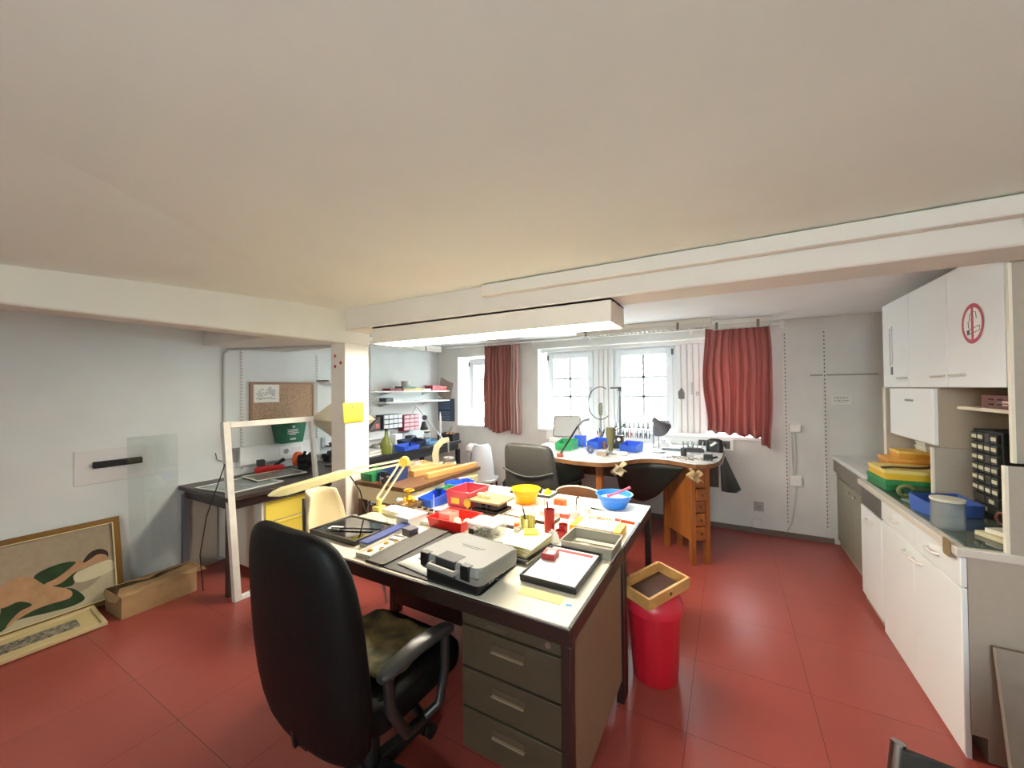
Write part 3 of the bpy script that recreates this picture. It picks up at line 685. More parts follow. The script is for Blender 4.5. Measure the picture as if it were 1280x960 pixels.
def heap(n, r, s, mats, seed, z=.004, kinds='cube'):
    """mesh of small bits, one stuff object"""
    rnd = random.Random(seed); m = MB()
    for i in range(n):
        a = rnd.random() * 2 * PI; q = math.sqrt(rnd.random()); p = Vector((r[0] * q * math.cos(a), r[1] * q * math.sin(a), z + rnd.random() * r[2] * (1 - q * .6)))
        k = s * (.5 + rnd.random()); M = Matrix.Translation(p) @ Matrix.Rotation(rnd.random() * 6, 4, 'Z') @ Matrix.Rotation(rnd.random() * .8, 4, 'X')
        if rnd.random() < .5: m.box(-k, k, -k * .6, k * .6, -k * .3, k * .3, rnd.choice(mats), M)
        else: m.lathe([(0, -k * .4), (k * .7, -k * .3), (k * .7, k * .3), (0, k * .4)], rnd.choice(mats), 8, M=M)
    return m
Z1 = DZ + .001
# writing pad with side flap
t = thing('desk_pad', 'black leather writing pad with grey side flap near the front desk edge', 'desk pad', (-1.13, 1.425, Z1))
MB().prism(rr(.63, .47, .02), 0, .004).build('base', mat('26241f', .5), t)
MB().prism([(x - .25, y) for x, y in rr(.12, .468, .015)], .0045, .011).build('side_flap', mat('4f4c42', .45, noise=.1), t, bevel=.002)
# paper sheets on the pad
for k, (x, y, w, d, rz, lab) in enumerate(((-1.16, 1.36, .21, .28, -.14, 'white paper sheet lying on the black writing pad, half under the grey case'), (-1.10, 1.47, .16, .22, .30, 'cream paper sheet behind the grey plastic case on the writing pad'))):
    one(MB().grid(lambda u, v: (-w / 2 + w * u, -d / 2 + d * v, .003 + .004 * u * v), 5, 5), 'paper_sheet', lab, 'paper', PAPER if k == 0 else mat('ece5c6', .8), (x, y, Z1 + .005 + .006 * k), rz, solid=.001)
# black attache case with silver latches, grey tool case on it
t = thing('attache_case', 'black case with silver latches under the grey plastic case', 'case', (-.945, 1.325, Z1 + .005), 0)
MB().box(-.125, .125, -.14, .145, 0, .056).build('shell', BLACK, t, bevel=.008)
for y in (-.07, .02): MB().box(.125, .131, y, y + .045, .012, .05).cyl((.134, y + .004, .03), (.134, y + .041, .03), .008).build('latch', CHROME, t, bevel=.001)
MB().tube([(.126, -.03, .018), (.145, -.025, .016), (.145, .01, .016), (.126, .015, .018)], .005).build('handle', BLACKP, t)
t = thing('tool_case', 'grey plastic carry case with black clasps lying on the black case', 'case', (-.925, 1.275, Z1 + .063), math.radians(-6))
GC = mat('82827b', .4)
rows = []
for z, s in ((0, .96), (.008, .99), (.03, 1.0), (.033, 1.0), (.056, .985), (.064, .94)): rows.append([(x * s, y * s, z) for x, y in rr(.33, .25, .03, 5)])
MB().hull(rows).build('shell', GC, t, bevel=.002)
MB().box(-.155, .155, -.127, .120, .0295, .0325).build('seam_line', mat('55554f', .5), t)
hm = MB(); hm.tube([(-.075, -.122, .035), (-.072, -.148, .035), (.058, -.148, .035), (.062, -.122, .035)], .011, n=8); hm.build('handle', mat('8b8b82', .4), t)
MB().box(-.058, .045, -.128, -.06, .0, .0655).build('handle_recess', mat('2d2d2a', .5), t, bevel=.004)
for x in (-.118, .095): MB().box(x - .022, x + .022, -.131, -.10, .012, .066).build('clasp', BLACKP, t, bevel=.004)
m = MB()
for i, (x0, x1) in enumerate(((-.05, -.03), (-.025, .0), (.004, .022), (.026, .06))): m.box(x0, x1, .022, .034, .0642, .0652)
m.box(-.04, .05, .010, .013, .0642, .0652)
m.build('embossed_lettering', mat('83837a', .5), t)
# black document tray with papers and small red box
t = thing('document_tray', 'black tray holding white papers near the right desk edge', 'tray', (-.622, 1.535, Z1))
MB().obin(.235, .335, .028, .008, 1.02, BLACKP).build('tray', None, t, bevel=.003)
MB().box(-.108, .108, -.155, .155, .009, .024).build('papers', mat('f4f1ea', .8), t)
MB().box(-.09, .09, .115, .140, .0242, .0246).build('red_stripe', mat('c04046', .6), t)
tb = thing('jewellery_box', 'small open red jewellery box lying on the white papers', 'box', (-.697, 1.575, Z1 + .0255), .1)
MB().obin(.06, .075, .026, .004, 1.0, DRED, inner=mat('e6d6d2', .7)).build('case', None, tb, bevel=.001); MB().box(-.018, .018, -.012, .025, .005, .018).build('cushion', mat('f1e8e4', .7), tb, bevel=.002)
one(MB().prism(rr(.17, .055, .004), 0, .0006), 'paper_slip', 'pale yellow paper slip stuck on the desk in front of the black tray', 'paper', mat('e3d68c', .7), (-.62, 1.31, Z1), .02)
one(MB().prism(rr(.022, .012, .003), 0, .0008), 'tape_scrap', 'tiny blue tape scrap near the desk corner', 'tape', mat('4f9fd0', .6), (-.505, 1.296, Z1), .3)
# metal tray
t = binbox('metal_tray', 'empty grey enamel tray with rounded rim beside the black document tray', 'tray', -.582, 1.805, Z1, .235, .185, .05, mat('989484', .4, noise=.12), flare=1.04)
MB().box(-.10, .10, .04, .075, .004, .009).box(-.06, -.02, -.04, .02, .004, .012).cyl((.03, .0, .008), (.09, -.03, .008), .004).build('tool_scraps', mat('c9c2ac', .5), t)
# yellow lidded box, beads, red strip
t = thing('storage_box', 'long clear lidded box with yellow ends behind the grey tray', 'box', (-.62, 2.035, Z1))
MB().obin(.235, .15, .035, .003, 1.0, mat('e9e2cc', .4)).build('body', None, t)
for s in (-1, 1): MB().box(s * .117 - .018, s * .117 + .018, -.077, .077, 0, .040).build('yellow_end', mat('f4b616', .4), t, bevel=.003)
MB().box(-.098, .098, -.072, .072, .036, .041).build('lid', mat('efe9da', .25), t, bevel=.002)
MB().box(-.07, .05, -.078, -.0765, .008, .028).build('label_strip', mat('d8b9b0', .6), t)
m = heap(150, (.085, .045, .018), .007, [mat('e6c79a', .5), mat('d8a06a', .5), mat('e9dcc0', .5), mat('d98a72', .5)], 3, z=.0)
tr = thing('bead_tray', 'shallow cream tray heaped with peach coloured beads behind the yellow box', 'tray', (-.66, 2.19, Z1)); MB().obin(.22, .13, .012, .003, 1.04, mat('f0ead8', .5)).build('tray', None, tr)
b_ = m.build('beads', None, tr, loc=(0, 0, .006)); b_['kind'] = 'stuff'
one(MB().box(-.055, .055, -.008, .008, 0, .014).box(-.055, -.045, -.011, .011, 0, .016), 'red_ruler', 'orange red strip lying beside the bead tray', 'ruler', mat('d5441f', .45), (-.525, 2.24, Z1), -.06, bevel=.001)
# blue bowl with spoon
def bowl(name, label, x, y, r0, r1, h, m, lip=.006):
    T_ = thing(name, label, 'bowl', (x, y, Z1 + (.001 if r0 < .07 else 0)))
    MB().lathe([(0, 0), (r0, 0), (r0 + .004, .004), (r1 * .86, h * .62), (r1 * .93, h * .66), (r1 - .003, h - .006), (r1 + lip, h - .004), (r1 + lip, h), (r1 - .003, h), (r1 * .92 - .003, h * .68), (r1 * .85 - .003, h * .62), (r0, .006), (0, .005)], n=40).build('bowl', m, T_)
    return T_
bb = bowl('mixing_bowl', 'blue plastic bowl with white plaster inside at the far desk corner', -.655, 2.505, .070, .112, .088, mat('2f7fe0', .35))
MB().lathe([(0, .060), (.05, .062), (.085, .058), (.098, .055)], n=32).build('plaster_residue', mat('e6e2dc', .8), bb)
one(MB().tube([(-.055, -.01, .0), (-.02, -.005, .012), (.05, .02, .045), (.085, .03, .062)], [.012, .007, .007, .009], n=10), 'spatula', 'pink plastic spatula leaning over the blue bowl rim', 'spatula', mat('cf3d62', .4), (-.64, 2.50, Z1 + .070))
bowl('plastic_bowl', 'yellow plastic bowl standing on pink paper behind the red cups', -1.21, 2.335, .062, .095, .095, mat('f7b515', .4), .007)
# black tray with yellow pieces behind the yellow bowl
t = binbox('sorting_tray', 'black shallow tray with yellow pieces behind the yellow bowl', 'tray', -1.26, 2.56, Z1, .32, .15, .018, BLACKP, lip=False, flare=1.02, t=.008, inner=mat('d8d2c4', .6))
MB().box(.09, .13, -.02, .03, .008, .03).lathe([(0, .03), (.018, .03), (.012, .045), (0, .046)], c=(.11, 0, 0)).build('yellow_piece', mat('f0c21a', .5), t); MB().cyl((.05, .0, .01), (.065, .0, .045), .012, .009).build('black_piece', BLACK, t)
one(MB().box(-.10, .10, -.09, .09, 0, .0015), 'paper_sheet', 'pink paper sheet under the yellow bowl', 'paper', mat('eab9a4', .8), (-1.16, 2.24, Z1 - .0005), -.06)
t = thing('sample_block', 'bright orange rounded block beside the yellow bowl', 'block', (-.975, 2.37, Z1), .1); MB().hull([[(x * s, y * s, z) for x, y in rr(.085, .05, .012)] for z, s in ((0, 1), (.03, 1), (.042, .9))]).build('block', mat('f2561c', .45), t); MB().cyl((-.02, -.026, .02), (-.02, -.024, .02), .008).cyl((.02, -.026, .02), (.02, -.024, .02), .008).build('dimple', mat('b93a10', .5), t)
# white box with red end
t = thing('carton', 'flat white carton with red end between red cup and orange block', 'box', (-.93, 2.215, Z1), .05); MB().box(-.09, .09, -.07, .07, 0, .028).build('carton', PAPER, t, bevel=.002); MB().box(.04, .092, -.072, -.03, .002, .026).build('red_end', mat('e2543a', .5), t)
# glass jars
def jar(x, y, r, h, label, content=None, lid=None, z=Z1, group=None):
    T_ = thing('glass_jar', label, 'jar', (x, y, z), 0, group)
    MB().lathe([(0, 0), (r, .002), (r, h * .82), (r * .8, h * .92), (r * .8, h), (r * .72, h), (r * .72, h * .9), (r * .9, h * .8), (r * .9, .004), (0, .004)], n=20).build('glass', CLEARP, T_)
    if content: MB().lathe([(0, .005), (r * .88, .005), (r * .88, h * .45), (0, h * .5)], n=16).build('contents', content, T_)
    if lid: MB().lathe([(0, h), (r * .86, h), (r * .86, h + .014), (0, h + .015)], n=20).build('lid', lid, T_)
    return T_
jar(-.80, 2.19, .028, .085, 'clear glass jar with dark brush inside, left of the bead tray', mat('e6dfcf', .6)); 
jar(-.775, 2.30, .030, .075, 'low glass jar behind the jar with the brush', mat('f2efe6', .6))
one(MB().tube([(0, 0, 0), (.004, 0, .075)], .004, n=8).tube([(.004, 0, .075), (.02, .004, .08)], .006, n=8), 'small_brush', 'short dark brush standing in the clear glass jar', 'brush', WOODD, (-.80, 2.19, Z1 + .045))
one(MB().tube([(-.07, .006, .004), (-.02, .003, .006), (.08, -.006, .004)], [.007, .006, .002], n=8), 'graver', 'black handled graver lying in front of the blue bowl', 'tool', BLACK, (-.765, 2.395, Z1))
# red cups
RC = mat('b32a26', .4)
def cup(x, y, r, h, label, tilt=0):
    T_ = thing('red_cup', label, 'cup', (x, y, Z1), 0, 'red plastic cups on the desk')
    MB().lathe([(0, 0), (r * .95, 0), (r, h), (r * .9, h), (r * .86, .004), (0, .004)], n=22).build('cup', RC, T_)
    MB().lathe([(r * 1.0, h - .005), (r * 1.07, h - .004), (r * 1.07, h), (r * .92, h)], n=22).build('rim', mat('9c2220', .4), T_); return T_
cup(-.845, 1.90, .029, .125, 'tall red plastic tube cup with two handles sticking out')
cup(-.780, 1.935, .024, .045, 'small red cup right behind the tall red tube')
cup(-.765, 1.865, .027, .038, 'lowest red cup standing in front of the small red cup')
one(MB().cyl((0, 0, 0), (-.012, -.004, .15), .005, .0045, n=10).cyl((-.012, -.004, .15), (-.013, -.004, .158), .0055, .004, n=10), 'file_tool', 'dark red handled tool standing in the tall red tube', 'tool', mat('7c1a1a', .4), (-.845, 1.905, Z1 + .006))
one(MB().cyl((0, 0, 0), (-.016, 0, .16), .003, .003, n=8).box(-.020, -.012, -.002, .002, .158, .175), 'needle_tool', 'thin pale tool standing at the left in the tall red tube', 'tool', mat('d9c9b8', .4), (-.858, 1.90, Z1 + .006))
# striped cup with pens
t = thing('pen_cup', 'yellow and green striped cup holding pens behind the post-it pad', 'cup', (-.925, 1.80, Z1)); m = MB()
YS = [mat('d9c43a', .5), mat('9a9a58', .5), mat('ece3a8', .5)]
n = 30
for k in range(n):
    a0, a1 = 2 * PI * k / n, 2 * PI * (k + 1) / n
    P = lambda r, a, z: (r * math.cos(a), r * math.sin(a), z)
    m.faces([P(.033, a0, 0), P(.033, a1, 0), P(.042, a1, .10), P(.042, a0, .10), P(.040, a0, .10), P(.040, a1, .10), P(.031, a0, .004), P(.031, a1, .004)], [(0, 1, 2, 3), (3, 2, 5, 4), (4, 5, 7, 6)], YS[(k * 2 + k // 3) % 3])
m.lathe([(0, 0), (.033, 0)], YS[0], n).build('cup', None, t)
one(MB().cyl((0, 0, 0), (-.028, -.008, .135), .004, n=8).cyl((-.028, -.008, .135), (-.031, -.009, .15), .004, .0015, n=8), 'pen', 'dark green pen leaning left in the striped cup', 'pen', mat('24463c', .4), (-.918, 1.80, Z1 + .006))
one(MB().cyl((0, 0, 0), (.034, .01, .14), .0035, n=8).cyl((.034, .01, .14), (.038, .011, .148), .005, .004, n=8), 'pencil', 'cream pencil leaning right in the striped cup', 'pencil', mat('ece6d4', .5), (-.935, 1.80, Z1 + .006))
# booklet stack with post-its
t = thing('ledger_box', 'flat black folder under the cream booklets', 'folder', (-.845, 1.615, Z1 + .0045), -.10); MB().prism(rr(.17, .24, .01), 0, .016).build('cover', BLACKP, t, bevel=.002); MB().box(-.082, .086, -.116, .116, .004, .012).build('pages', PALEY, t)
for k, lab in enumerate(('lowest cream booklet of the stack on the black folder', 'middle cream booklet of the stack on the black folder', 'topmost pale booklet of the stack, with lines on its cover')):
    tb = thing('booklet', lab, 'booklet', (-.85 + .004 * k, 1.63 + .006 * k, Z1 + .0215 + k * .012), -.12 + .05 * k, 'cream booklets on the black folder')
    MB().box(-.075, .075, -.105, .105, 0, .011).build('pages', mat('e0d7a8', .7), tb); MB().box(-.077, .077, -.107, .107, .0095, .0115).build('cover', (mat('d9cf98', .6), mat('e8dfae', .6), mat('e6dfb8', .6))[k], tb)
    if k == 2: MB().box(-.05, .045, -.02, -.012, .0116, .012).box(-.05, .05, .0, .012, .0116, .012).build('title_lines', mat('b7ac9a', .6), tb)
one(MB().box(-.036, .036, -.036, .036, 0, .005).box(-.036, .036, -.036, .036, .0055, .007), 'sticky_pad', 'bright yellow sticky note pad on top of the booklets', 'note pad', YELS, (-.862, 1.715, Z1 + .058), .5)
t = thing('whetstone', 'grey green stone block right of the striped cup', 'stone', (-.845, 1.78, Z1), .05); MB().box(-.05, .05, -.016, .016, 0, .024).build('stone', mat('8f8d78', .7), t, bevel=.002); MB().box(-.055, .055, -.02, .02, -.0, .006).build('base', WOODD, t)
t = thing('price_tags', 'bunch of white paper tags in front of the small red cups', 'tags', (-.775, 1.765, Z1), .2)
for k, (x, y, tz, rx) in enumerate(((-.02, .0, .5, -.5), (.01, .006, -.2, -.25), (.03, .0, -.35, -.2))):
    MB().box(-.017, .017, -.001, .001, 0, .07 - .012 * k, None, Matrix.Translation((x, y, .002)) @ Matrix.Rotation(tz, 4, 'Y') @ Matrix.Rotation(rx, 4, 'X')).build('tag', PAPER, t)
# clear box of findings
t = thing('findings_box', 'clear plastic box of metal findings behind the grey case', 'box', (-1.135, 1.735, Z1), -.08)
MB().obin(.17, .125, .058, .003, 1.0, CLEARP).build('body', None, t)
MB().box(-.088, .088, -.066, .066, .058, .068).build('lid', mat('e4e2dc', .25, alpha=.45), t, bevel=.003); MB().prism(rr(.09, .06, .028, 6), .0682, .0695).build('lid_recess', mat('b0aea6', .4), t)
c = heap(90, (.07, .05, .03), .010, [mat('b9b48e', .5), mat('d6cf9e', .5), mat('6f6c5a', .5)], 8, z=.006).build('findings', None, t); c['kind'] = 'stuff'
MB().box(-.068, -.038, -.07, -.0655, .008, .036).build('label', mat('3b3f2c', .5), t)
t = jar(-1.005, 1.83, .019, .034, 'small pot with an orange lid beside the clear findings box', mat('efe7dc', .6), mat('f0752c', .4))
# dark trays behind findings box
def flat_tray(x, y, w, d, lab, rz=0, inner=None, h=.016):
    T_ = thing('sorting_tray', lab, 'tray', (x, y, Z1), rz, 'dark sorting trays on the desk'); MB().obin(w, d, h, .008, 1.0, WOODD, inner=inner or mat('e5dfd0', .6)).build('tray', None, T_, bevel=.001); return T_
flat_tray(-1.10, 1.93, .26, .14, 'dark wooden tray with white paper behind the orange lidded pot', -.05)
flat_tray(-1.03, 2.06, .32, .11, 'long dark tray with pale lining in front of the yellow bowl', -.05, mat('efe6d8', .6))
t = flat_tray(-1.21, 1.875, .07, .08, 'small dark tray between the red tray and the findings box', 0, mat('3a332c', .6))
# old scale with platform
t = thing('balance_scale', 'old letter scale with wooden platform and brass dial left of the yellow bowl', 'scale', (-1.33, 2.09, Z1), -.05)
MB().box(-.10, .10, -.08, .08, 0, .018).box(-.085, -.035, -.06, .06, .018, .05).box(.03, .08, -.06, .06, .018, .05).build('base', mat('1f1a16', .5), t, bevel=.002)
MB().cyl((-.06, -.05, .03), (.07, -.05, .03), .008).cyl((0, -.05, .018), (0, -.05, .062), .01).build('mechanism', DSTEEL, t)
MB().box(-.115, .115, -.095, .095, .062, .075).build('platform', mat('a08a63', .5, noise=.2), t, bevel=.002)
MB().cyl((-.128, -.085, .045), (-.128, -.092, .045), .028, n=24).cyl((-.128, -.088, .0), (-.128, -.088, .02), .005).build('dial', mat('c9a63a', .35, .6), t)
for x, y, s in ((-.07, -.02, .034), (-.01, -.03, .030), (-.045, .03, .032)):
    one(MB().hull([[(a * s, b_ * s, z) for a, b_ in rr(1.1, 1.1, .2)] for z in (0, s * .8)]), 'wax_block', 'pale yellow wax cube on the scale platform', 'wax block', mat('e8e0a8', .6), (-1.33 + x, 2.09 + y, Z1 + .0755), .1, group='pale yellow wax cubes on the scale', bevel=.003)
one(MB().hull([[(x * s, y * s, z) for x, y in rr(.09, .07, .01)] for z, s in ((0, .9), (.05, 1))]), 'white_tub', 'white plastic tub behind the scale platform', 'tub', WHITE, (-1.46, 2.31, Z1), .2)
one(MB().box(-.16, .16, -.10, .10, 0, .008), 'drawing_board', 'pale thin board lying at the rear desk edge behind the white tub', 'board', mat('ecdcc4', .6), (-1.62, 2.50, Z1), .02, bevel=.001)
# red crate
t = binbox('storage_crate', 'translucent red crate with yellow label holding grey metal parts', 'crate', -1.545, 2.13, Z1, .17, .21, .105, mat('cc4250', .35, alpha=.88), flare=1.12)
MB().box(-.055, .01, -.1125, -.1105, .025, .075, None, Matrix.Rotation(.0, 4, 'X')).build('label', mat('ecc64a', .6), t)
one(MB().hull([[(x * s, y * s, z) for x, y in rr(.07, .05, .02)] for z, s in ((0, 1), (.05, .9), (.07, .4))]), 'metal_part', 'grey metal lump lying inside the red crate', 'metal part', mat('8a8a86', .4, .5), (-1.55, 2.12, Z1 + .005), .4)
# blue and green stacking bins
def stackbin(x, y, w, d, h, m, lab, rz=0, z=Z1, g='small open stacking bins on the desk'):
    T_ = thing('stacking_bin', lab, 'bin', (x, y, z), rz, g)
    MB().obin(w, d, h, .003, 1.06, m, front=h * .72).build('body', None, T_, bevel=.001)
    MB().box(-w * .3, w * .3, -d / 2 * 1.03 - .002, -d / 2 * 1.03, h * .25, h * .5).build('label_holder', m, T_); return T_
stackbin(-1.745, 2.02, .12, .17, .075, mat('2f62d8', .4), 'bright blue stacking bin left of the red crate', -.1)
stackbin(-1.80, 2.225, .10, .13, .06, mat('3f9a62', .45), 'green stacking bin behind the bright blue bin', -.1)
stackbin(-1.87, 2.46, .17, .16, .055, mat('2a59d2', .4), 'low blue stacking bin at the far left desk corner', -.4)
t = thing('paint_brush', 'brush with pale wooden handle lying over the far blue bin', 'brush', (-1.86, 2.49, Z1 + .062), .85); MB().tube([(-.03, 0, 0), (.04, 0, .004), (.12, 0, .012)], [.008, .007, .005], n=8).build('handle', WOODP, t); MB().box(-.07, -.03, -.012, .012, -.005, .005).build('bristles', WOODD, t)
one(MB().lathe([(0, 0), (.03, 0), (.03, .006), (.008, .012), (.008, .07), (.03, .075), (.03, .085), (0, .088)], n=18), 'ring_gauge', 'dark green small press stand rising from the blue bin', 'tool', mat('1f3f42', .4), (-1.77, 2.10, Z1 + .004))
# red shallow tray
t = binbox('parts_tray', 'bright red shallow tray with loose plaster pieces in the middle of the desk', 'tray', -1.372, 1.765, Z1, .225, .185, .052, mat('e0201c', .35), flare=1.08, rz=-.03)
for k, (x, y, s) in enumerate(((.03, -.02, .026), (.065, .03, .024), (-.01, .03, .022), (.045, .055, .018))):
    one(MB().hull([[(a * q, b_ * q, z) for a, b_ in rr(s * 2, s * 1.6, s * .5)] for z, q in ((0, 1), (s * .7, .95), (s, .6))]), 'plaster_piece', 'cream plaster piece lying in the red shallow tray', 'plaster piece', mat('f0d8b0', .7), (-1.372 + x, 1.765 + y, Z1 + .004), .4 * k, group='cream plaster pieces in the red tray')
t = thing('acrylic_box', 'small translucent pink box standing inside the red shallow tray', 'box', (-1.432, 1.785, Z1 + .004), -.03); MB().obin(.075, .085, .055, .003, 1.04, mat('f4c3b4', .3, alpha=.8)).build('body', None, t); MB().box(-.025, .025, -.03, .03, .004, .045).build('insert', mat('e0705c', .5), t)
# clear boxes at left
t = thing('acrylic_box', 'translucent white lidded box left of the red shallow tray', 'box', (-1.60, 1.655, Z1), -.1); MB().obin(.10, .13, .05, .003, 1.05, mat('eef0ec', .3, alpha=.75)).build('body', None, t); MB().box(-.056, .056, -.072, .072, .05, .057).build('lid', mat('f4f4f0', .3, alpha=.8), t); MB().lathe([(0, .005), (.024, .006), (.02, .03), (0, .035)], c=(.02, -.03, 0)).build('pink_contents', mat('e59aa0', .6), t)
t = thing('ring_box', 'dark grey small ring box in front of the translucent white box', 'box', (-1.485, 1.525, Z1), -.15); MB().box(-.032, .032, -.03, .03, 0, .022).build('base', mat('4c4850', .5), t, bevel=.003); MB().box(-.033, .033, -.031, .031, .023, .040).build('lid', mat('5d5862', .5), t, bevel=.004)
t = thing('acrylic_box', 'flat clear tray with silver wire behind the ring box', 'tray', (-1.515, 1.745, Z1), .0); MB().obin(.07, .14, .018, .003, 1.0, mat('efece2', .3)).build('body', None, t); MB().tube([(.025 * math.cos(a), .04 * math.sin(a), .006) for a in [.5 * k for k in range(12)]], .003, n=6).build('wire', STEEL, t)
# frames, blue bar, white tray of jewellery
t = thing('picture_frame', 'black edged glazed frame lying flat at the left desk end', 'frame', (-1.80, 1.415, Z1 + .0), 0)
FW, FD = .36, .27
m = MB(); m.box(-FW / 2, FW / 2, -FD / 2, -FD / 2 + .016, 0, .026).box(-FW / 2, FW / 2, FD / 2 - .016, FD / 2, 0, .026).box(-FW / 2, -FW / 2 + .016, -FD / 2 + .016, FD / 2 - .016, 0, .026).box(FW / 2 - .016, FW / 2, -FD / 2 + .016, FD / 2 - .016, 0, .026)
m.build('frame', mat('2c241e', .4), t, bevel=.002)
MB().box(-FW / 2 + .016, FW / 2 - .016, -FD / 2 + .016, FD / 2 - .016, .004, .012).build('backing', mat('9a8f7e', .5), t)
MB().box(-FW / 2 + .016, FW / 2 - .016, -FD / 2 + .016, FD / 2 - .016, .020, .022).build('pane', glass_mat(refl=.25), t)
m = MB()
for k in range(5): m.box(-FW / 2 + .02 + k * .072, -FW / 2 + .045 + k * .072, FD / 2 - .004, FD / 2 + .004, .02, .029)
m.build('corner_tape', mat('efe9dc', .6), t)
one(MB().tube([(-.12, -.06, .003), (.14, .05, .003)], .004, n=6), 'steel_rule', 'thin dark rod lying across the glazed frame', 'rod', BLACK, (-1.76, 1.40, Z1 + .028), 0)
one(MB().box(-.035, .035, -.02, .02, 0, .002), 'paper_slip', 'small white slip on the glazed frame', 'paper', PAPER, (-1.87, 1.36, Z1 + .0265), .3)
t = thing('box_file', 'blue spined box file beside the glazed frame', 'folder', (-1.572, 1.44, Z1), math.radians(3)); MB().box(-.027, .027, -.15, .15, 0, .022).build('pages', GREYP, t); MB().box(-.03, .03, -.152, .152, .0215, .030).build('blue_cover', mat('2b3f86', .4), t, bevel=.002)
t = thing('display_tray', 'white display tray with gold rings behind the chair back', 'tray', (-1.482, 1.335, Z1), math.radians(3)); MB().obin(.09, .25, .02, .004, 1.0, mat('dcd8cc', .5)).build('tray', None, t, bevel=.001)
GOLD = mat('d6a836', .3, .8)
for k, (x, y) in enumerate(((-.02, -.06), (.015, -.02), (-.015, .04), (.02, .075))):
    MB().tube([(x + .011 * math.cos(a), y + .011 * math.sin(a), .008) for a in [2 * PI * q / 14 for q in range(14)]], .003, n=6, closed=True).build('ring', GOLD, t)
MB().box(-.04, .03, .085, .115, .004, .014).build('box_insert', GREYL, t)
# wooden box with brass stand, dark spacer bar, light blue cap
t = thing('wooden_block', 'low wooden box at the left desk end carrying a brass stand', 'box', (-1.845, 1.875, Z1), -.1); MB().obin(.14, .14, .035, .008, 1.0, mat('7a5c3c', .5, noise=.3), inner=mat('b49a74', .6)).build('box', None, t, bevel=.001); MB().box(-.05, .05, -.0722, -.0705, .008, .026).build('drawer_front', mat('8c6c48', .5), t)
t = thing('brass_stand', 'brass gear shaped stand on the low wooden box', 'stand', (-1.845, 1.885, Z1 + .0095), 0)
BR = mat('d2a42a', .3, .7)
MB().lathe([(0, 0), (.03, 0), (.03, .006), (.008, .01), (.008, .03), (.03, .035), (.034, .05), (.02, .058), (.01, .07), (.01, .11), (0, .112)], n=16).build('column', BR, t)
MB().tube([(.03 * math.cos(a), .03 * math.sin(a), .10) for a in [2 * PI * q / 18 for q in range(18)]], .006, n=8, closed=True).build('ring', BR, t)
for q in range(4): a = q * PI / 2; MB().cyl((.02 * math.cos(a), .02 * math.sin(a), .043), (.045 * math.cos(a), .045 * math.sin(a), .043), .008).build('arm', mat('f0c020', .4), t)
t = thing('ring_stick_tray', 'dark wooden bar with black studs between blue bin and red tray', 'bar', (-1.64, 1.845, Z1), -.12); MB().box(-.115, .115, -.03, .03, 0, .022).build('bar', mat('6e5a42', .5), t, bevel=.002)
for k in range(4): MB().cyl((-.085 + .055 * k, 0, .022), (-.085 + .055 * k, 0, .03), .014).build('stud', BLACK, t)
one(MB().lathe([(0, 0), (.022, 0), (.024, .03), (.016, .04), (0, .042)], n=18), 'bottle_cap', 'pale blue cap left of the low wooden box', 'cap', mat('a8c8d8', .4), (-1.945, 1.90, Z1))
one(MB().box(-.09, .09, -.05, .05, 0, .035).box(-.092, .092, -.052, .052, .028, .036), 'carton', 'cream carton in front of the low wooden box', 'box', mat('ddd8c4', .6), (-1.79, 1.735, Z1), -.1, bevel=.002)
one(MB().grid(lambda u, v: (-.07 + .14 * u, -.09 + .18 * v, .003 + .004 * math.sin(3 * u) * v), 6, 6), 'paper_sheet', 'pale yellow paper at the left desk end beside the lamp clamp', 'paper', mat('efe3a0', .8), (-1.895, 1.60, Z1), .1, solid=.001)
rnd = random.Random(5)
sm = heap(60, (.06, .05, .012), .008, [mat('efe9d8', .6), mat('cdb98a', .5), mat('d9d4c6', .5), mat('b98f5a', .5)], 21, z=.003).build('loose_findings', None, loc=(-1.72, 1.60, Z1)); tag(sm, 'scatter of small pale findings left of the translucent box', 'findings', kind='stuff')
one(MB().cyl((0, 0, 0), (0, 0, .14), .0025, n=8).lathe([(0, 0), (.02, 0), (.02, .004), (0, .005)], n=14), 'pin_stand', 'thin white upright rod stand behind the red shallow tray', 'stand', WHITEM, (-1.56, 1.80, Z1))
one(MB().box(-.085, .085, -.17, .17, 0, .002), 'paper_sheet', 'white sheet with faint ruled lines at the far right desk corner', 'paper', mat('f3f1ea', .6), (-.535, 2.45, Z1 - .0005), 0)

# clamp lamp
LY = mat('ead98c', .4); LC = mat('efe3bd', .45)
b0 = Vector((-1.962, 1.74, Z1)); el = atD(505, 577, 2.58); h0 = atD(437, 590, 2.33); h1 = atD(345, 617, 2.02)
t = thing('clamp_lamp', 'pale yellow jointed lamp clamped to the left desk edge, long head over the frames', 'lamp', b0)
MB().box(-.03, .03, -.03, .03, .0, .03, None, Matrix.Translation(b0)).cyl(b0 + Vector((0, 0, .03)), b0 + Vector((0, 0, .075)), .018).build('clamp', mat('e4cf78', .45), t, world=True, bevel=.002)
s0 = b0 + Vector((0, 0, .07)); off = Vector((0, 0, .035)); sd = (el - s0).normalized(); pv = sd.cross(CF).normalized() * .017
m = MB()
for k in (-1, 1): m.bar(s0 + pv * k, el + pv * k, .011, .011)
m.build('lower_arm', LC, t, world=True)
ud = (h0 - el).normalized(); pu = ud.cross(CF).normalized() * .013
m = MB()
for k in (-1, 1): m.bar(el + pu * k, h0 + pu * k, .011, .011)
m.build('upper_arm', LC, t, world=True)
m = MB()
for q in range(2):
    a, c = s0.lerp(el, .45), el
    m.tube([a.lerp(c, k / 40) + Vector((.006 * math.cos(k * 2.2), .006 * math.sin(k * 2.2), -.01)) for k in range(41)], .002, n=5)
m.build('spring', STEEL, t, world=True)
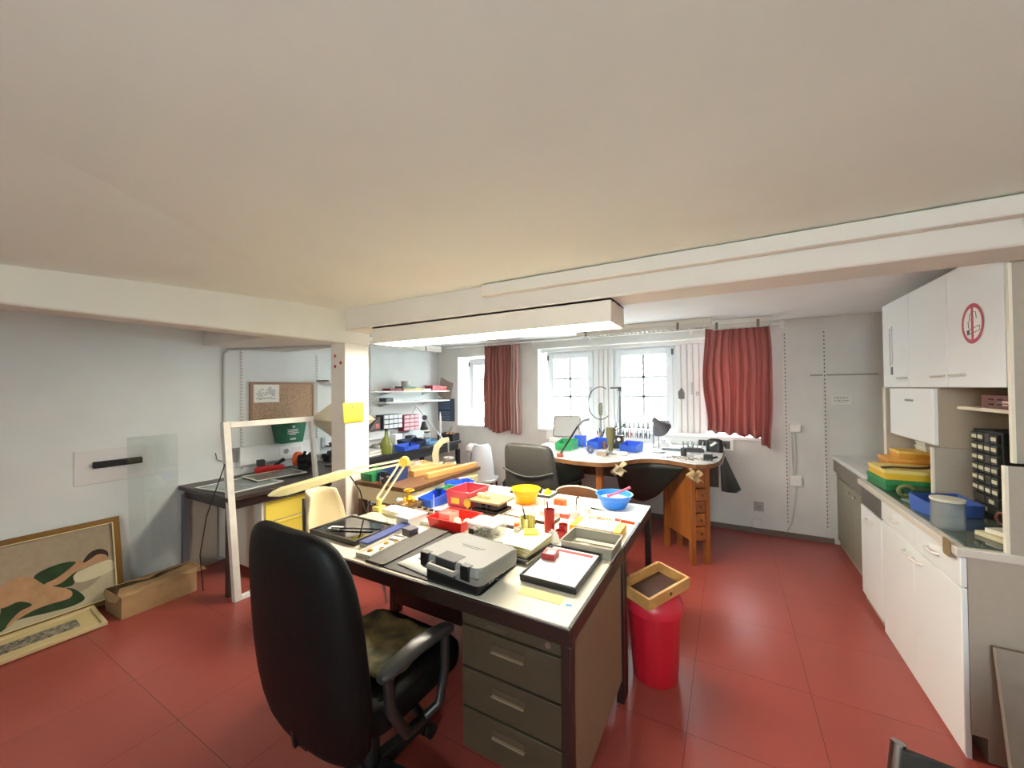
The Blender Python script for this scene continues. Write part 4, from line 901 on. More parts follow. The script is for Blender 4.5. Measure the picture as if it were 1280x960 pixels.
MB().cyl(el - CF * .025, el + CF * .025, .032).build('elbow', mat('ead04e', .45), t, world=True)
MB().cyl(h0 - CF * .02, h0 + CF * .02, .020).build('head_joint', LC, t, world=True)
hd = (h1 - h0).normalized(); M = quadM(h0, hd, CF - CF.dot(hd) * hd); Lh = (h1 - h0).length
hm = MB(); sec = [(-.045, -.020), (.045, -.020), (.035, .022), (-.035, .022)]
hm.hull([[M @ Vector((x, y * s, z * s2)) for y, z in sec] for x, s, s2 in ((-.01, .55, .6), (.03, 1, 1), (Lh - .04, 1, 1), (Lh, .85, .7), (Lh + .035, .4, .15))])
hm.build('lamp_head', mat('f0e2a4', .4), t, world=True, bevel=.003)
pts = [h0 + Vector((.0, 0, -.02)), h0 + Vector((.03, .05, -.12)), h0.lerp(b0, .55) + Vector((0, 0, -.13)), b0 + Vector((-.10, 0, .04)), b0 + Vector((-.03, 0, .035))]
MB().tube(pts, .004, n=6).build('cord', BLACK, t, world=True)
# ================================================================== LEFT SIDE
WX = XL
# ---------- bench with yellow drawers along the left wall
LB = (-3.975, -3.17, 1.43, 2.68)
t = thing('wall_bench', 'dark topped wall bench with yellow drawers below, left of the pillar', 'bench', ((LB[0] + LB[1]) / 2, 2.05, 0))
MB().box(LB[0], LB[1], LB[2], LB[3], .695, .73).build('bench_top', mat('3b2e2a', .4, noise=.2), t, world=True, bevel=.003)
MB().box(LB[0] + .03, LB[1] - .03, LB[2] + .03, LB[3] - .03, .63, .695).build('apron', DBROWN, t, world=True)
for x in (LB[0] + .02, LB[1] - .065):
    for y in (LB[2] + .01, LB[3] - .055): MB().box(x, x + .045, y, y + .045, 0, .66).build('leg', mat('3a2b26', .5) if x > -3.5 else mat('6a6a70', .5), t, world=True, bevel=.002)
t = thing('drawer_unit', 'white framed unit with yellow drawers under the wall bench', 'drawer unit', (-3.55, 1.98, 0))
MB().box(-3.95, -3.275, 1.715, 2.25, .05, .625).build('carcass', mat('e8e4d6', .5), t, world=True, bevel=.003)
YD = mat('e6cf55', .45)
for a, c in ((.445, .605), (.268, .430), (.075, .253)):
    d = MB().box(-3.275, -3.255, 1.735, 2.23, a, c).build('drawer', YD, t, world=True, bevel=.003)
    MB().box(-3.254, -3.248, 1.735, 2.23, c - .018, c - .010).build('drawer_lip', mat('cdb53e', .45), d, world=True)
o = MB().box(-3.965, -3.955, 1.50, 1.70, 0, .62).build('bench_backboard', mat('b5ab9a', .7)); tag(o, 'beige board against the wall below the bench beside the yellow drawers', 'board')
# things on the bench
ZB = .731
def glz(x, y, w, d, lab, rz, z, inner, fr):
    T_ = thing('glazed_sheet', lab, 'picture', (x, y, z), rz, 'glazed sheets lying on the wall bench')
    MB().box(-w / 2, w / 2, -d / 2, d / 2, 0, .006).build('board', inner, T_); m = MB()
    m.box(-w / 2, w / 2, -d / 2, -d / 2 + .012, .0062, .010).box(-w / 2, w / 2, d / 2 - .012, d / 2, .0062, .010).box(-w / 2, -w / 2 + .012, -d / 2 + .012, d / 2 - .012, .0062, .010).box(w / 2 - .012, w / 2, -d / 2 + .012, d / 2 - .012, .0062, .010)
    m.build('edge', fr, T_)
glz(-3.52, 1.68, .46, .42, 'pale edged glass sheet at the near end of the wall bench', .12, ZB, mat('8f9a96', .25, noise=.3), mat('d9dad4', .5))
glz(-3.60, 2.00, .32, .42, 'grey green glazed sheet lying in front of the red machine', -.1, ZB + .011, mat('7f8b84', .25, noise=.4, nscale=6), mat('c9c4b2', .5))
t = thing('power_tool', 'red power tool with grey battery block lying on the wall bench', 'power tool', (-3.82, 2.08, ZB), 1.35)
MB().hull([[(x, y * s, .035 + z * s) for y, z in rr(.075, .07, .02, 3)] for x, s in ((-.13, .6), (-.10, .95), (.02, 1), (.10, .8), (.12, .5))]).build('body', mat('c01818', .35), t)
MB().box(-.11, -.05, -.03, .03, .075, .13).build('battery', mat('2a2a2c', .5), t, bevel=.005)
MB().bar((.03, 0, .06), (.12, 0, .11), .035, .03).build('handle', BLACKP, t, bevel=.004)
t = thing('bench_grinder', 'black and orange bench grinder between the red tool and the drill stand', 'grinder', (-3.72, 2.36, ZB), .5)
MB().cyl((-.05, 0, .085), (.05, 0, .085), .05).box(-.05, .05, -.04, .04, 0, .05).build('motor', mat('1c1a1a', .4), t, bevel=.003)
for s, mm in ((-1, mat('e0622a', .45)), (1, mat('2c2624', .5))): MB().cyl((s * .055, 0, .09), (s * .09, 0, .09), .072).build('wheel_guard', mm, t)
MB().bar((.0, -.03, .12), (.03, -.05, .17), .02).build('switch', BLACK, t)
t = thing('drill_stand', 'small grey drill press stand with cross handle on the wall bench', 'drill stand', (-3.55, 2.55, ZB), .3)
MB().box(-.06, .06, -.05, .05, 0, .018).build('base', DSTEEL, t, bevel=.003); MB().cyl((0, .02, .018), (0, .02, .20), .014).build('column', mat('d0d0cc', .3, .6), t)
MB().box(-.03, .03, -.05, .03, .11, .16).cyl((0, -.03, .05), (0, -.03, .11), .012).build('head', mat('4c4c50', .4, .5), t, bevel=.004)
MB().bar((-.10, .02, .20), (.10, .02, .20), .014).cyl((-.03, .02, .20), (-.045, .02, .235), .012, .018).cyl((.04, .02, .20), (.055, .02, .235), .012, .018).build('cross_handle', mat('3c3c40', .4), t)
# ---------- on the wall
t = thing('cork_board', 'wood framed cork pin board on the left wall above the bench', 'pin board', (WX + .02, 2.29, 1.20))
MB().box(WX + .001, WX + .014, 1.99, 2.60, 1.235, 1.575).build('cork', mat('b79c80', .9, noise=.45, nscale=70, col2='8d6f58'), t, world=True)
m = MB(); m.box(WX + .001, WX + .024, 1.97, 1.992, 1.215, 1.595).box(WX + .001, WX + .024, 2.598, 2.62, 1.215, 1.595).box(WX + .001, WX + .024, 1.992, 2.598, 1.575, 1.595).box(WX + .001, WX + .024, 1.992, 2.598, 1.215, 1.237)
m.build('frame', mat('8b6a50', .5), t, world=True)
m = MB(); m.box(WX + .015, WX + .017, 2.005, 2.245, 1.395, 1.57, PAPER); rnd = random.Random(9)
for k in range(14):
    y = 2.02 + rnd.random() * .17; z = 1.42 + rnd.random() * .12; m.box(WX + .017, WX + .0175, y, y + .02 + rnd.random() * .05, z, z + .004 + rnd.random() * .004, mat('8d9499', .7))
for k in range(5): m.box(WX + .017, WX + .0175, 2.05 + k * .03, 2.065 + k * .035, 1.45 + rnd.random() * .05, 1.49 + rnd.random() * .06, mat('c3c7c6', .7))
o = m.build('pinned_plan', None); tag(o, 'white sheet with a sketched plan pinned to the cork board', 'paper')
for y, zt in ((1.905, 1.905), (2.665, 1.905), (3.40, 2.12)):
    m = MB().box(WX, WX + .010, y - .012, y + .012, .74 if y < 3 else 1.2, zt, mat('d9dad8', .5))
    for k in range(40):
        z = .78 + k * .03
        if z < zt - .03 and (y < 3 or z > 1.22): m.box(WX + .0095, WX + .0105, y - .004, y + .004, z, z + .014, mat('6f7273', .5))
    o = m.build('shelf_rail', None); tag(o, {1.905: 'white slotted shelf rail left of the cork board', 2.665: 'white slotted shelf rail right of the cork board', 3.40: 'white slotted shelf rail at the near end of the double wall shelves'}[y], 'shelf rail', 'slotted shelf rails on the left wall')
t = thing('shelf_bracket', 'dark shelf bracket with short white shelf beside the pillar', 'shelf', (WX, 2.6, 1.6)); MB().box(WX, WX + .20, 2.655, 2.675, 1.605, 1.62).build('bracket', mat('4a4442', .5), t, world=True); MB().box(WX, WX + .22, 2.68, 3.0, 1.585, 1.602).build('board', WHITEM, t, world=True)
t = thing('hanging_bin', 'green plastic bin with white lettering hung on the left wall under the cork board', 'bin', (WX + .09, 2.30, .985), 0)
GB = mat('1f6a4c', .45)
m = MB(); M = Matrix.Translation((0, 0, 0))
m.obin(.13, .21, .20, .003, 1.28, GB).build('body', None, t); m = MB()
nx = .065
def gx(z): return .065 * (1 + .28 * z / .20) + .001
for k, (z, y0, y1) in enumerate(((.128, -.06, .05), (.112, -.055, .045), (.096, -.06, .06), (.080, -.04, .03), (.04, -.03, .03), (.03, -.03, .03))):
    m.faces([(gx(z), y0, z), (gx(z), y1, z), (gx(z + .008), y1, z + .008), (gx(z + .008), y0, z + .008)], [(0, 1, 2, 3)])
m.lathe([(0, 0), (.016, 0)], None, 18, M=Matrix.Translation((gx(.165) + .001, .0, .165)) @ Matrix.Rotation(math.radians(75), 4, 'Y'))
m.build('lettering', mat('e9efe9', .6), t, smooth=False)
MB().bar((-.083, -.13, .20), (-.083, .13, .20), .012, .008).build('hanger', mat('174f39', .5), t)
t = thing('cable_trunking', 'white wall trunking with sockets above the wall bench', 'trunking', (WX, 2.22, .85)); MB().box(WX, WX + .06, 1.865, 2.66, .815, .985).build('duct', mat('eceeed', .45), t, world=True, bevel=.004)
MB().box(WX + .06, WX + .066, 2.22, 2.46, .85, .945).build('socket_plate', mat('f3f4f2', .4), t, world=True, bevel=.002); MB().cyl((WX + .062, 2.285, .895), (WX + .069, 2.285, .895), .026).build('socket', mat('8f8e8a', .5), t, world=True); MB().box(WX + .066, WX + .069, 2.35, 2.44, .87, .925).build('switch', mat('dedfdd', .4), t, world=True)
t = thing('wall_socket', 'grey junction box with loose cable at the trunking end', 'socket', (WX, 1.83, .87)); MB().box(WX, WX + .04, 1.80, 1.855, .86, .985).build('box', mat('8b8986', .5), t, world=True, bevel=.004); MB().tube([(WX + .02, 1.80, .90), (WX + .03, 1.74, .88), (WX + .02, 1.70, .90), (WX + .015, 1.69, .96)], .004, n=6).build('cable', mat('555555', .5), t, world=True)
o = MB().tube([(WX + .012, 1.755, .99), (WX + .012, 1.755, 1.84), (WX + .014, 1.785, 1.885), (WX + .02, 1.84, 1.897), (WX + .25, 1.95, 1.894), (WX + .6, 2.06, 1.894), (-3.0, 2.18, 1.893)], .011, n=10).build('conduit', mat('b9bab9', .5)); tag(o, 'grey conduit pipe running down the wall under the bulkhead', 'pipe')
o = MB().box(WX, WX + .03, 1.735, 1.775, 1.10, 1.215).build('wall_bracket', WHITEM, bevel=.003); tag(o, 'white bracket on the conduit behind the white frame', 'bracket')
t = thing('mounted_brush_strip', 'black bristle strip mounted on a patched plate on the left wall', 'strip', (WX, 1.07, .97)); MB().box(WX, WX + .035, .935, 1.20, .962, 1.008).build('strip', mat('202124', .85, noise=.3, nscale=150), t, world=True, bevel=.006)
MB().box(WX, WX + .006, .845, 1.275, .85, 1.092).build('plate', mat('d9d9d7', .8), t, world=True, bevel=.003)
# ---------- leaning glass pane and the white frame
t = thing('glass_sheet', 'clear glass pane leaning on the left wall by the bench', 'glass pane', (-3.855, 1.255, 0)); MB().box(-.004, .004, -.15, .15, 0, 1.17, None, Matrix.Rotation(math.radians(-4), 4, 'Y')).build('pane', glass_mat('fbfdfd', .08), t)
t = thing('wooden_casement', 'white painted wooden frame leaning upright against the wall bench', 'frame', (-3.09, 1.44, 0))
WF = mat('e4e1d6', .55, noise=.12, nscale=15)
LM = Matrix.Rotation(math.radians(-4.2), 4, 'Y'); LM = Matrix.Translation((-3.095, 1.43, 0)) @ Matrix.Rotation(math.radians(-7.5), 4, 'Y')
MB().box(-.022, .022, 0, .045, 0, 1.285, None, LM).build('near_stile', WF, t, world=True, bevel=.002); MB().box(-.018, .018, .68, .71, 0, 1.285, None, LM).build('far_stile', WF, t, world=True, bevel=.002)
MB().box(-.022, .022, .046, .679, 1.24, 1.285, None, LM).build('top_rail', WF, t, world=True, bevel=.002); MB().box(-.022, .022, .046, .679, 0, .03, None, LM).build('bottom_rail', mat('f2f2f0', .4), t, world=True, bevel=.002)
o = MB().tube([(-3.18, 1.415, .98), (-3.32, 1.36, .6), (-3.42, 1.36, .3), (-3.47, 1.40, .006)], .004, n=6).build('cable', mat('2a2a2a', .5)); tag(o, 'thin dark cable running from the white frame to the floor', 'cable')
# ---------- pillar things
t = thing('mounted_note', 'bright yellow note pinned on the pillar', 'note', (-2.74, 2.19, 1.25))
YN = mat('f3dd3c', .7); m = MB(); m.grid(lambda u, v: (-2.757 + .012 * (1 - v) * abs(u - .5) * 2, 2.075 + .20 * u, 1.235 + .165 * v), 6, 5, YN)
m.build('sheet', None, t, world=True, solid=.001)
m = MB(); 
for z, a, c in ((1.352, 2.125, 2.22), (1.338, 2.13, 2.21), (1.31, 2.10, 2.24)): m.box(-2.7560, -2.7545, a, c, z, z + .004)
m.build('writing', mat('c9b52e', .7), t, world=True); MB().cyl((-2.757, 2.165, 1.37), (-2.748, 2.165, 1.37), .006).build('pin', mat('444444', .4), t, world=True)
for k, (px, py) in enumerate(((419, 445), (426, 453.5), (419, 458))):
    p = atY(px, py, 2.105); o = MB().cyl((p.x, 2.105, p.z), (p.x, 2.102, p.z), .0145, n=24).build('mounted_sticker', mat('b0484c', .6)); tag(o, ('uppermost of the three round red stickers on the pillar', 'rightmost of the three round red stickers on the pillar', 'lowest of the three round red stickers on the pillar')[k], 'sticker', 'round red stickers on the pillar')
# paper lampshade hung behind the pillar
t = thing('paper_lampshade', 'large pale diamond shaped paper lampshade hanging behind the pillar', 'lampshade', (-3.44, 2.58, 1.206), 0)
SH = mat('e8dcc0', .7, noise=.06)
q_ = MB().lathe([(.345, 0), (.05, .16), (.02, .17)], None, 4, M=quadM((0, 0, 0), (.87, .49, 0), (0, 0, 1)), sy=.72).build('shade', SH, t, solid=.003, smooth=False)
MB().tube([(0, 0, .20), (0, 0, .52), (0, 0, ZC - 1.206)], .004, n=6).build('cord', BLACK, t)
t = thing('plastic_chair', 'cream shell chair beside the left desk end, in front of the pillar', 'chair', (-2.27, 1.70, 0), math.radians(-75))
CR_ = mat('e0cfa6', .55, noise=.1, nscale=6)
MB().grid(lambda u, v: ((.40 - .10 * v) * (u - .5) * (1 - .25 * max(0, v - .7) * 3.3 * abs(2 * u - 1)), -.20 - .06 * v + .22 * (2 * u - 1) ** 2 * .55, .40 + .43 * v - .05 * max(0, (abs(2 * u - 1) - .6)) * v), 18, 10).build('backrest', CR_, t, solid=.012)
MB().hull([[(x * s, y * s, z) for x, y in rr(.36, .38, .08)] for z, s in ((.40, .95), (.43, 1.0))]).build('seat', CR_, t)
for sx in (-1, 1):
    for sy in (-1, 1): MB().cyl((sx * .16, sy * .15, .40), (sx * .21, sy * .20, 0), .012).build('leg', STEEL, t)
MB().tube([(.185, -.13, .42), (.18, -.14, .62), (.13, -.19, .80)], .009, n=8).build('dark_edge', DBROWN, t)

# ---------- pictures and box on the floor
def painting_mat(): return mat('a99a80', .7, noise=.15, nscale=40)
t = thing('framed_painting', 'gold framed painting of a reclining figure leaning on the left wall', 'painting', (-3.90, .60, 0))
La = math.radians(-12); PW, PH = 1.28, .585
Mp = Matrix.Translation((-3.83, -.215, .02)) @ Matrix.Rotation(La, 4, 'Y')
def pq(y, z, d=0.0): return Mp @ Vector((d, y, z))
GF = mat('7a5a24', .35, .4); m = MB()
fw = .035
m.box(-.012, .018, 0, PW, 0, fw, None, Mp).box(-.012, .018, 0, PW, PH - fw, PH, None, Mp).box(-.012, .018, 0, fw, fw, PH - fw, None, Mp).box(-.012, .018, PW - fw, PW, fw, PH - fw, None, Mp)
fr = m.build('frame', GF, t, world=True, bevel=.003)
m = MB(); e = fw; s = .006
m.box(.010, .020, e, PW - e, e, e + s, None, Mp).box(.010, .020, e, PW - e, PH - e - s, PH - e, None, Mp).box(.010, .020, PW - e - s, PW - e, e, PH - e, None, Mp)
m.build('gilt_slip', mat('e8d9a8', .3, .3), t, world=True)
MB().box(-.008, .0, e, PW - e, e, PH - e, None, Mp).build('canvas', mat('a3947c', .75, noise=.12, nscale=30), t, world=True)
def blob(pts, d, m_, nm, par=t):
    """flat painted area, smoothed closed outline in painting coordinates (u from left, v from bottom)"""
    P = [Vector((a, b_)) for a, b_ in pts]; out = []; n = len(P)
    for i in range(n):
        p0, p1, p2, p3 = P[i - 1], P[i], P[(i + 1) % n], P[(i + 2) % n]
        for k in range(5):
            q = k / 5; out.append(.5 * ((2 * p1) + (p2 - p0) * q + (2 * p0 - 5 * p1 + 4 * p2 - p3) * q * q + (3 * p1 - p0 - 3 * p2 + p3) * q ** 3))
    bmx = MB(); bmx.faces([pq(v.x, v.y, d) for v in out], [tuple(range(len(out)))], m_)
    bmesh.ops.triangulate(bmx.bm, faces=bmx.bm.faces)
    return bmx.build(nm, m_, par, world=True, smooth=False)
def uv(px, py):
    # photograph position to a place on the leaning canvas
    n_ = (Mp.to_3x3() @ Vector((1, 0, 0))); o_ = Mp @ Vector((0, 0, 0)); d = ray(px, py); k = (o_ - CP).dot(n_) / d.dot(n_); q = Mp.inverted() @ (CP + d * k); return (min(max(q.y, fw + .002), PW - fw - .002), min(max(q.z, fw + .002), PH - fw - .002))
SK = mat('b98f68', .75, noise=.2, nscale=18); CLO = mat('26421f', .8, noise=.4, nscale=14); CUS = mat('cfc9a6', .8); HAIR = mat('2a1a12', .7); SHT = mat('bdb194', .8, noise=.15, nscale=10)
U = lambda L_: [uv(*p) for p in L_]
blob(U([(0, 765), (60, 752), (110, 735), (148, 700), (146, 712), (145, 745), (90, 765), (0, 792)]), .0006, SHT, 'painted_sheet')
blob(U([(0, 768), (10, 752), (60, 742), (88, 735), (106, 747), (92, 757), (60, 766), (20, 776), (0, 790)]), .0009, CLO, 'painted_cloth')
blob(U([(42, 722), (62, 709), (88, 702), (100, 706), (94, 718), (90, 732), (60, 735)]), .0009, CLO, 'painted_cloth')
blob(U([(92, 720), (104, 712), (134, 700), (146, 702), (144, 710), (120, 722), (97, 728)]), .0012, CUS, 'painted_pillow')
blob(U([(0, 735), (10, 728), (22, 722), (40, 722), (56, 731), (80, 735), (90, 740), (86, 748), (60, 756), (40, 764), (20, 776), (8, 786), (10, 780), (24, 765), (40, 756), (24, 752), (0, 760)]), .0015, SK, 'painted_figure')
blob(U([(56, 730), (72, 722), (90, 708), (98, 701), (108, 701), (122, 695), (118, 703), (100, 712), (90, 718), (76, 729), (62, 733)]), .0017, SK, 'painted_figure')
blob(U([(110, 697), (118, 690), (131, 689), (134, 693), (131, 700), (122, 703), (114, 703)]), .0019, SK, 'painted_figure')
blob(U([(104, 701), (112, 691), (124, 686), (134, 689), (135, 696), (131, 693), (122, 693), (114, 698), (106, 703)]), .0021, HAIR, 'painted_hair')
t = thing('framed_print', 'small pale framed print with dark engraving lying on the floor below the painting', 'picture', (-3.62, .5, 0))
LW, LH = .90, .265; Mq = Matrix.Translation((-3.515, .0, .016)) @ Matrix.Rotation(math.radians(-82), 4, 'Y')
EF = mat('cdb98c', .5); m = MB(); f = .022
m.box(-.010, .012, 0, LW, 0, f, None, Mq).box(-.010, .012, 0, LW, LH - f, LH, None, Mq).box(-.010, .012, 0, f, f, LH - f, None, Mq).box(-.010, .012, LW - f, LW, f, LH - f, None, Mq)
m.build('frame', EF, t, world=True, bevel=.002)
MB().box(-.008, .0, f, LW - f, f, LH - f, None, Mq).build('mount', mat('c8b784', .8), t, world=True)
MB().box(.0, .0012, .36, .80, .085, .185, None, Mq).build('engraving', mat('4d4a42', .8, noise=.7, nscale=45, col2='a9a08a'), t, world=True)
t = thing('cardboard_box', 'torn open brown cardboard box on the floor beside the painting', 'box', (-3.66, 1.17, 0), math.radians(2))
CB = mat('a5845c', .85, noise=.15, nscale=20); CBD = mat('8a6c4a', .85, noise=.15, nscale=20)
MB().obin(.27, .42, .14, .004, 1.0, CB, inner=CBD).build('carton', None, t)
def flap(P, nm='flap'):
    q = MB(); q.faces([Vector(p) for p in P], [tuple(range(len(P)))], CB); q.build(nm, CB, t, smooth=False, solid=.004)
flap([(.137, -.21, .142), (.137, .21, .142), (.10, .235, .165), (.0, .23, .170), (-.01, .10, .160), (.02, .02, .155), (.0, -.06, .155), (.01, -.18, .162), (.10, -.22, .160)])
flap([(-.137, -.21, .142), (-.137, .21, .142), (-.04, .21, .165), (-.055, .05, .16), (-.02, -.02, .155), (-.06, -.10, .165), (-.07, -.20, .165)])
flap([(-.13, -.212, .142), (.13, -.212, .142), (.11, -.228, .115), (.0, -.232, .10), (-.11, -.225, .12)])
flap([(-.13, .212, .142), (.13, .212, .142), (.12, .28, .135), (.0, .27, .15), (-.10, .26, .16)])

# ---------- work table behind the desks, beside the pillar
TBX = (-2.735, -2.13, 2.17, 3.15)
t = thing('work_table', 'brown edged work table crowded with planks and bins between the desk and left wall', 'table', (-2.43, 2.66, 0))
MB().box(TBX[0], TBX[1], TBX[2], TBX[3], .715, .748).build('table_top', mat('6d4a2c', .5, noise=.3), t, world=True, bevel=.002)
MB().box(TBX[0] + .02, TBX[1] - .02, TBX[2] + .02, TBX[3] - .02, .60, .715).build('apron', mat('e2d3a8', .55), t, world=True)
for x in (TBX[0] + .02, TBX[1] - .07):
    for y in (TBX[2] + .02, TBX[3] - .07): MB().box(x, x + .05, y, y + .05, 0, .6).build('leg', mat('4f3a28', .5), t, world=True)
ZT = .749
stackbin(-2.63, 2.28, .13, .16, .085, mat('2f8050', .45), 'dark green bin on the work table beside the pillar', 0, ZT, 'plastic bins on the work table')
stackbin(-2.47, 2.34, .16, .18, .10, mat('1f3668', .45), 'navy blue bin on the work table right of the green bin', .1, ZT, 'plastic bins on the work table')
for k, (x, y, L_, w, h, rz, z, lab) in enumerate(((-2.36, 2.72, .46, .08, .05, math.radians(76), ZT, 'thick pale wooden plank lying along the right side of the work table'), (-2.20, 2.80, .62, .05, .045, math.radians(83), ZT, 'long wooden beam at the right edge of the work table'))):
    one(MB().box(-L_ / 2, L_ / 2, -w / 2, w / 2, 0, h), 'wood_plank', lab, 'plank', WOODL if k else mat('c99a5e', .5, noise=.3, nscale=10), (x, y, z), rz, bevel=.003)
t = binbox('wooden_tray', 'open pale wooden box holding rags on the work table', 'box', -2.56, 2.72, ZT + .0, .19, .24, .07, WOODP, rz=-.3, flare=1.0, t=.01, lip=False)
MB().hull([[(x * s, y * s, z) for x, y in rr(.10, .12, .03)] for z, s in ((.012, 1), (.05, .9), (.085, .4))]).build('rag', mat('b39a92', .9, noise=.3), t)
t = thing('bench_machine', 'cream curved arm polishing machine on the work table', 'machine', (-2.47, 3.0, ZT + .0), math.radians(35))
MC = mat('b8b090', .45); pts = [(-.10, .02), (-.11, .12), (-.09, .21), (-.03, .27), (.05, .28), (.06, .24), (.0, .22), (-.04, .17), (-.05, .10), (-.04, .02)]
MB().prism(pts, -.03, .03, None, Matrix.Rotation(PI / 2, 4, 'X')).build('arm', MC, t, bevel=.006)
MB().box(-.13, .12, -.06, .06, 0, .03).build('base', MC, t, bevel=.004); MB().cyl((.05, 0, .13), (.05, 0, .24), .009).build('spindle', STEEL, t); MB().cyl((.05, 0, .07), (.05, 0, .085), .05).build('table_plate', mat('c9c8c0', .35, .4), t)
MB().bar((.0, -.07, .03), (.06, -.10, .10), .012).build('lever', STEEL, t)
t = thing('bench_vice', 'dark iron clamp standing at the front edge of the work table', 'clamp', (-2.42, 2.20, ZT), 0); MB().bar((0, 0, 0), (0, 0, .09), .03, .02).box(-.03, .03, -.014, .014, .07, .10).build('frame', mat('3a3a3a', .4, .5), t, bevel=.003); MB().cyl((.0, -.03, .05), (0, .05, .05), .008).cyl((0, -.04, .03), (0, -.04, .07), .005).build('screw', STEEL, t)
one(MB().hull([[(x * s, y * s, z) for x, y in rr(.16, .12, .03)] for z, s in ((0, 1), (.04, .95), (.055, .7))]), 'leather_pouch', 'brown leather pouch on the work table behind the navy bin', 'pouch', mat('7d5a3c', .6), (-2.52, 2.50, ZT), .1)

# ---------- black bench along the left wall near the windows
t = thing('corner_bench', 'black work bench in the far left corner under the wall shelves', 'bench', (-3.62, 3.5, 0))
CBX = (-3.975, -3.25, 2.72, 4.33)
MB().box(CBX[0], CBX[1], CBX[2], CBX[3], .76, .80).build('bench_top', mat('2a2c30', .4, noise=.2), t, world=True, bevel=.003); MB().box(CBX[1] - .04, CBX[1] - .01, CBX[2] + .05, CBX[3] - .05, .68, .76).box(CBX[0] + .05, CBX[1] - .04, CBX[3] - .05, CBX[3] - .02, .68, .76).build('apron', mat('1c1c1e', .45), t, world=True)
for x in (CBX[0] + .01, CBX[1] - .06):
    for y in (CBX[2] + .01, CBX[3] - .06): MB().box(x, x + .05, y, y + .05, 0, .68 if x > -3.5 else .76).build('leg', mat('17171a', .4), t, world=True, bevel=.002)
ZK = .801
t = binbox('tool_tray', 'black open crate with orange rolls at the far end of the corner bench', 'crate', -3.40, 4.24, ZK, .26, .16, .10, mat('17171a', .45), flare=1.0, t=.008, lip=False)
for k in range(3): MB().cyl((-.07 + k * .06, -.03, .06), (-.03 + k * .06, .04, .085), .02).build('orange_roll', mat('d98a3c', .5), t)
stackbin(-3.30, 3.35, .24, .15, .07, mat('2f57c4', .4), 'bright blue long bin at the front of the corner bench', 1.57, ZK, 'bins on the corner bench')
stackbin(-3.47, 3.60, .28, .20, .09, mat('1b2440', .45), 'dark navy bin behind the bright blue bin on the corner bench', 1.57, ZK, 'bins on the corner bench')
stackbin(-3.40, 3.86, .18, .14, .05, mat('6f9cc8', .4), 'light blue tray bin toward the far end of the corner bench', 1.57, ZK, 'bins on the corner bench')
t = thing('glass_bottle', 'olive green bottle with narrow neck on the corner bench near the pillar', 'bottle', (-3.32, 3.05, ZK)); MB().lathe([(0, 0), (.062, 0), (.066, .02), (.066, .10), (.05, .15), (.022, .19), (.018, .25), (0, .25)], n=22).build('bottle', mat('76803c', .25, alpha=.92), t); MB().lathe([(0, .25), (.02, .25), (.02, .275), (0, .277)], n=16).build('stopper', DBROWN, t)
for k, (z, w, lab) in enumerate(((0, .20, 'lower grey manual lying on the corner bench next to the pillar'), (.031, .19, 'upper pale manual lying on the corner bench next to the pillar'))):
    tb = thing('manual_book', lab, 'book', (-3.42, 2.86, ZK + z), .1 + .1 * k, 'manuals stacked on the corner bench'); MB().box(-.12, .12, -w / 2, w / 2, .003, .026).build('pages', PAPER, tb); MB().box(-.124, .12, -w / 2 - .003, w / 2 + .003, 0, .003).box(-.124, .12, -w / 2 - .003, w / 2 + .003, .026, .029).box(-.126, -.122, -w / 2 - .003, w / 2 + .003, 0, .029).build('cover', (mat('8a8d90', .5), mat('c9ccd0', .5))[k], tb)
one(MB().lathe([(0, 0), (.05, 0), (.055, .05), (.04, .08), (0, .09)], n=18).bar((0, 0, .06), (.1, .02, .11), .02), 'small_machine', 'grey lathe head on the corner bench left of the green bottle', 'machine', mat('8c8a82', .4, .4), (-3.55, 3.10, ZK), .2)
jar(-3.60, 4.03, .05, .12, 'brown pot of brushes at the far end of the corner bench', mat('7c6248', .6), mat('7c6248', .5), ZK)
one(MB().hull([[(x * s, y * s, z) for x, y in rr(.14, .12, .02)] for z, s in ((0, 1), (.07, .95), (.09, .8))]), 'black_unit', 'small black apparatus against the wall on the corner bench', 'apparatus', mat('202326', .45), (-3.74, 3.86, ZK), 0)
one(MB().hull([[(x * s, y * s, z) for x, y in rr(.10, .14, .02)] for z, s in ((0, 1), (.12, .98), (.13, .9))]), 'white_unit', 'small white apparatus against the wall on the corner bench', 'apparatus', mat('e6e8ea', .45), (-3.80, 3.66, ZK), 0)
def arm_lamp(name, label, p, e1, e2, col, hr=.05):
    T_ = thing(name, label, 'lamp', p); p = Vector(p)
    MB().lathe([(0, 0), (.05, 0), (.05, .012), (.012, .02), (.012, .04), (0, .04)], n=18).build('base', DSTEEL, T_)
    MB().cyl(p + Vector((0, 0, .03)), e1, .010, n=10).build('lower_arm', col, T_, world=True); MB().cyl(e1, e2, .010, n=10).build('upper_arm', col, T_, world=True)
    MB().lathe([(0, -.03), (.03, -.03), (.03, .03), (0, .03)], None, 18, M=Matrix.Translation(e1) @ Matrix.Rotation(PI / 2, 4, 'X') @ Matrix.Rotation(.6, 4, 'Y')).build('joint', mat('2c2c2c', .4), T_, world=True); return T_
pl = Vector((-3.31, 4.03, ZK)); t = arm_lamp('arm_lamp', 'jointed white lamp arm folded above the corner bench', pl, atD(531, 522, 4.75), atD(521, 507, 4.95), mat('dcdad4', .4))
q = atD(521, 507, 4.95); r_ = atD(513, 521, 4.98)
MB().cyl(q, r_, .008, n=8).build('rear_link', mat('dcdad4', .4), t, world=True); MB().lathe([(.02, 0), (.05, .10)], None, 18, M=Matrix.Translation(atD(530, 527, 4.73)) @ Matrix.Rotation(PI, 4, 'X')).build('lamp_shade', mat('33302e', .4), t, world=True, solid=.003)
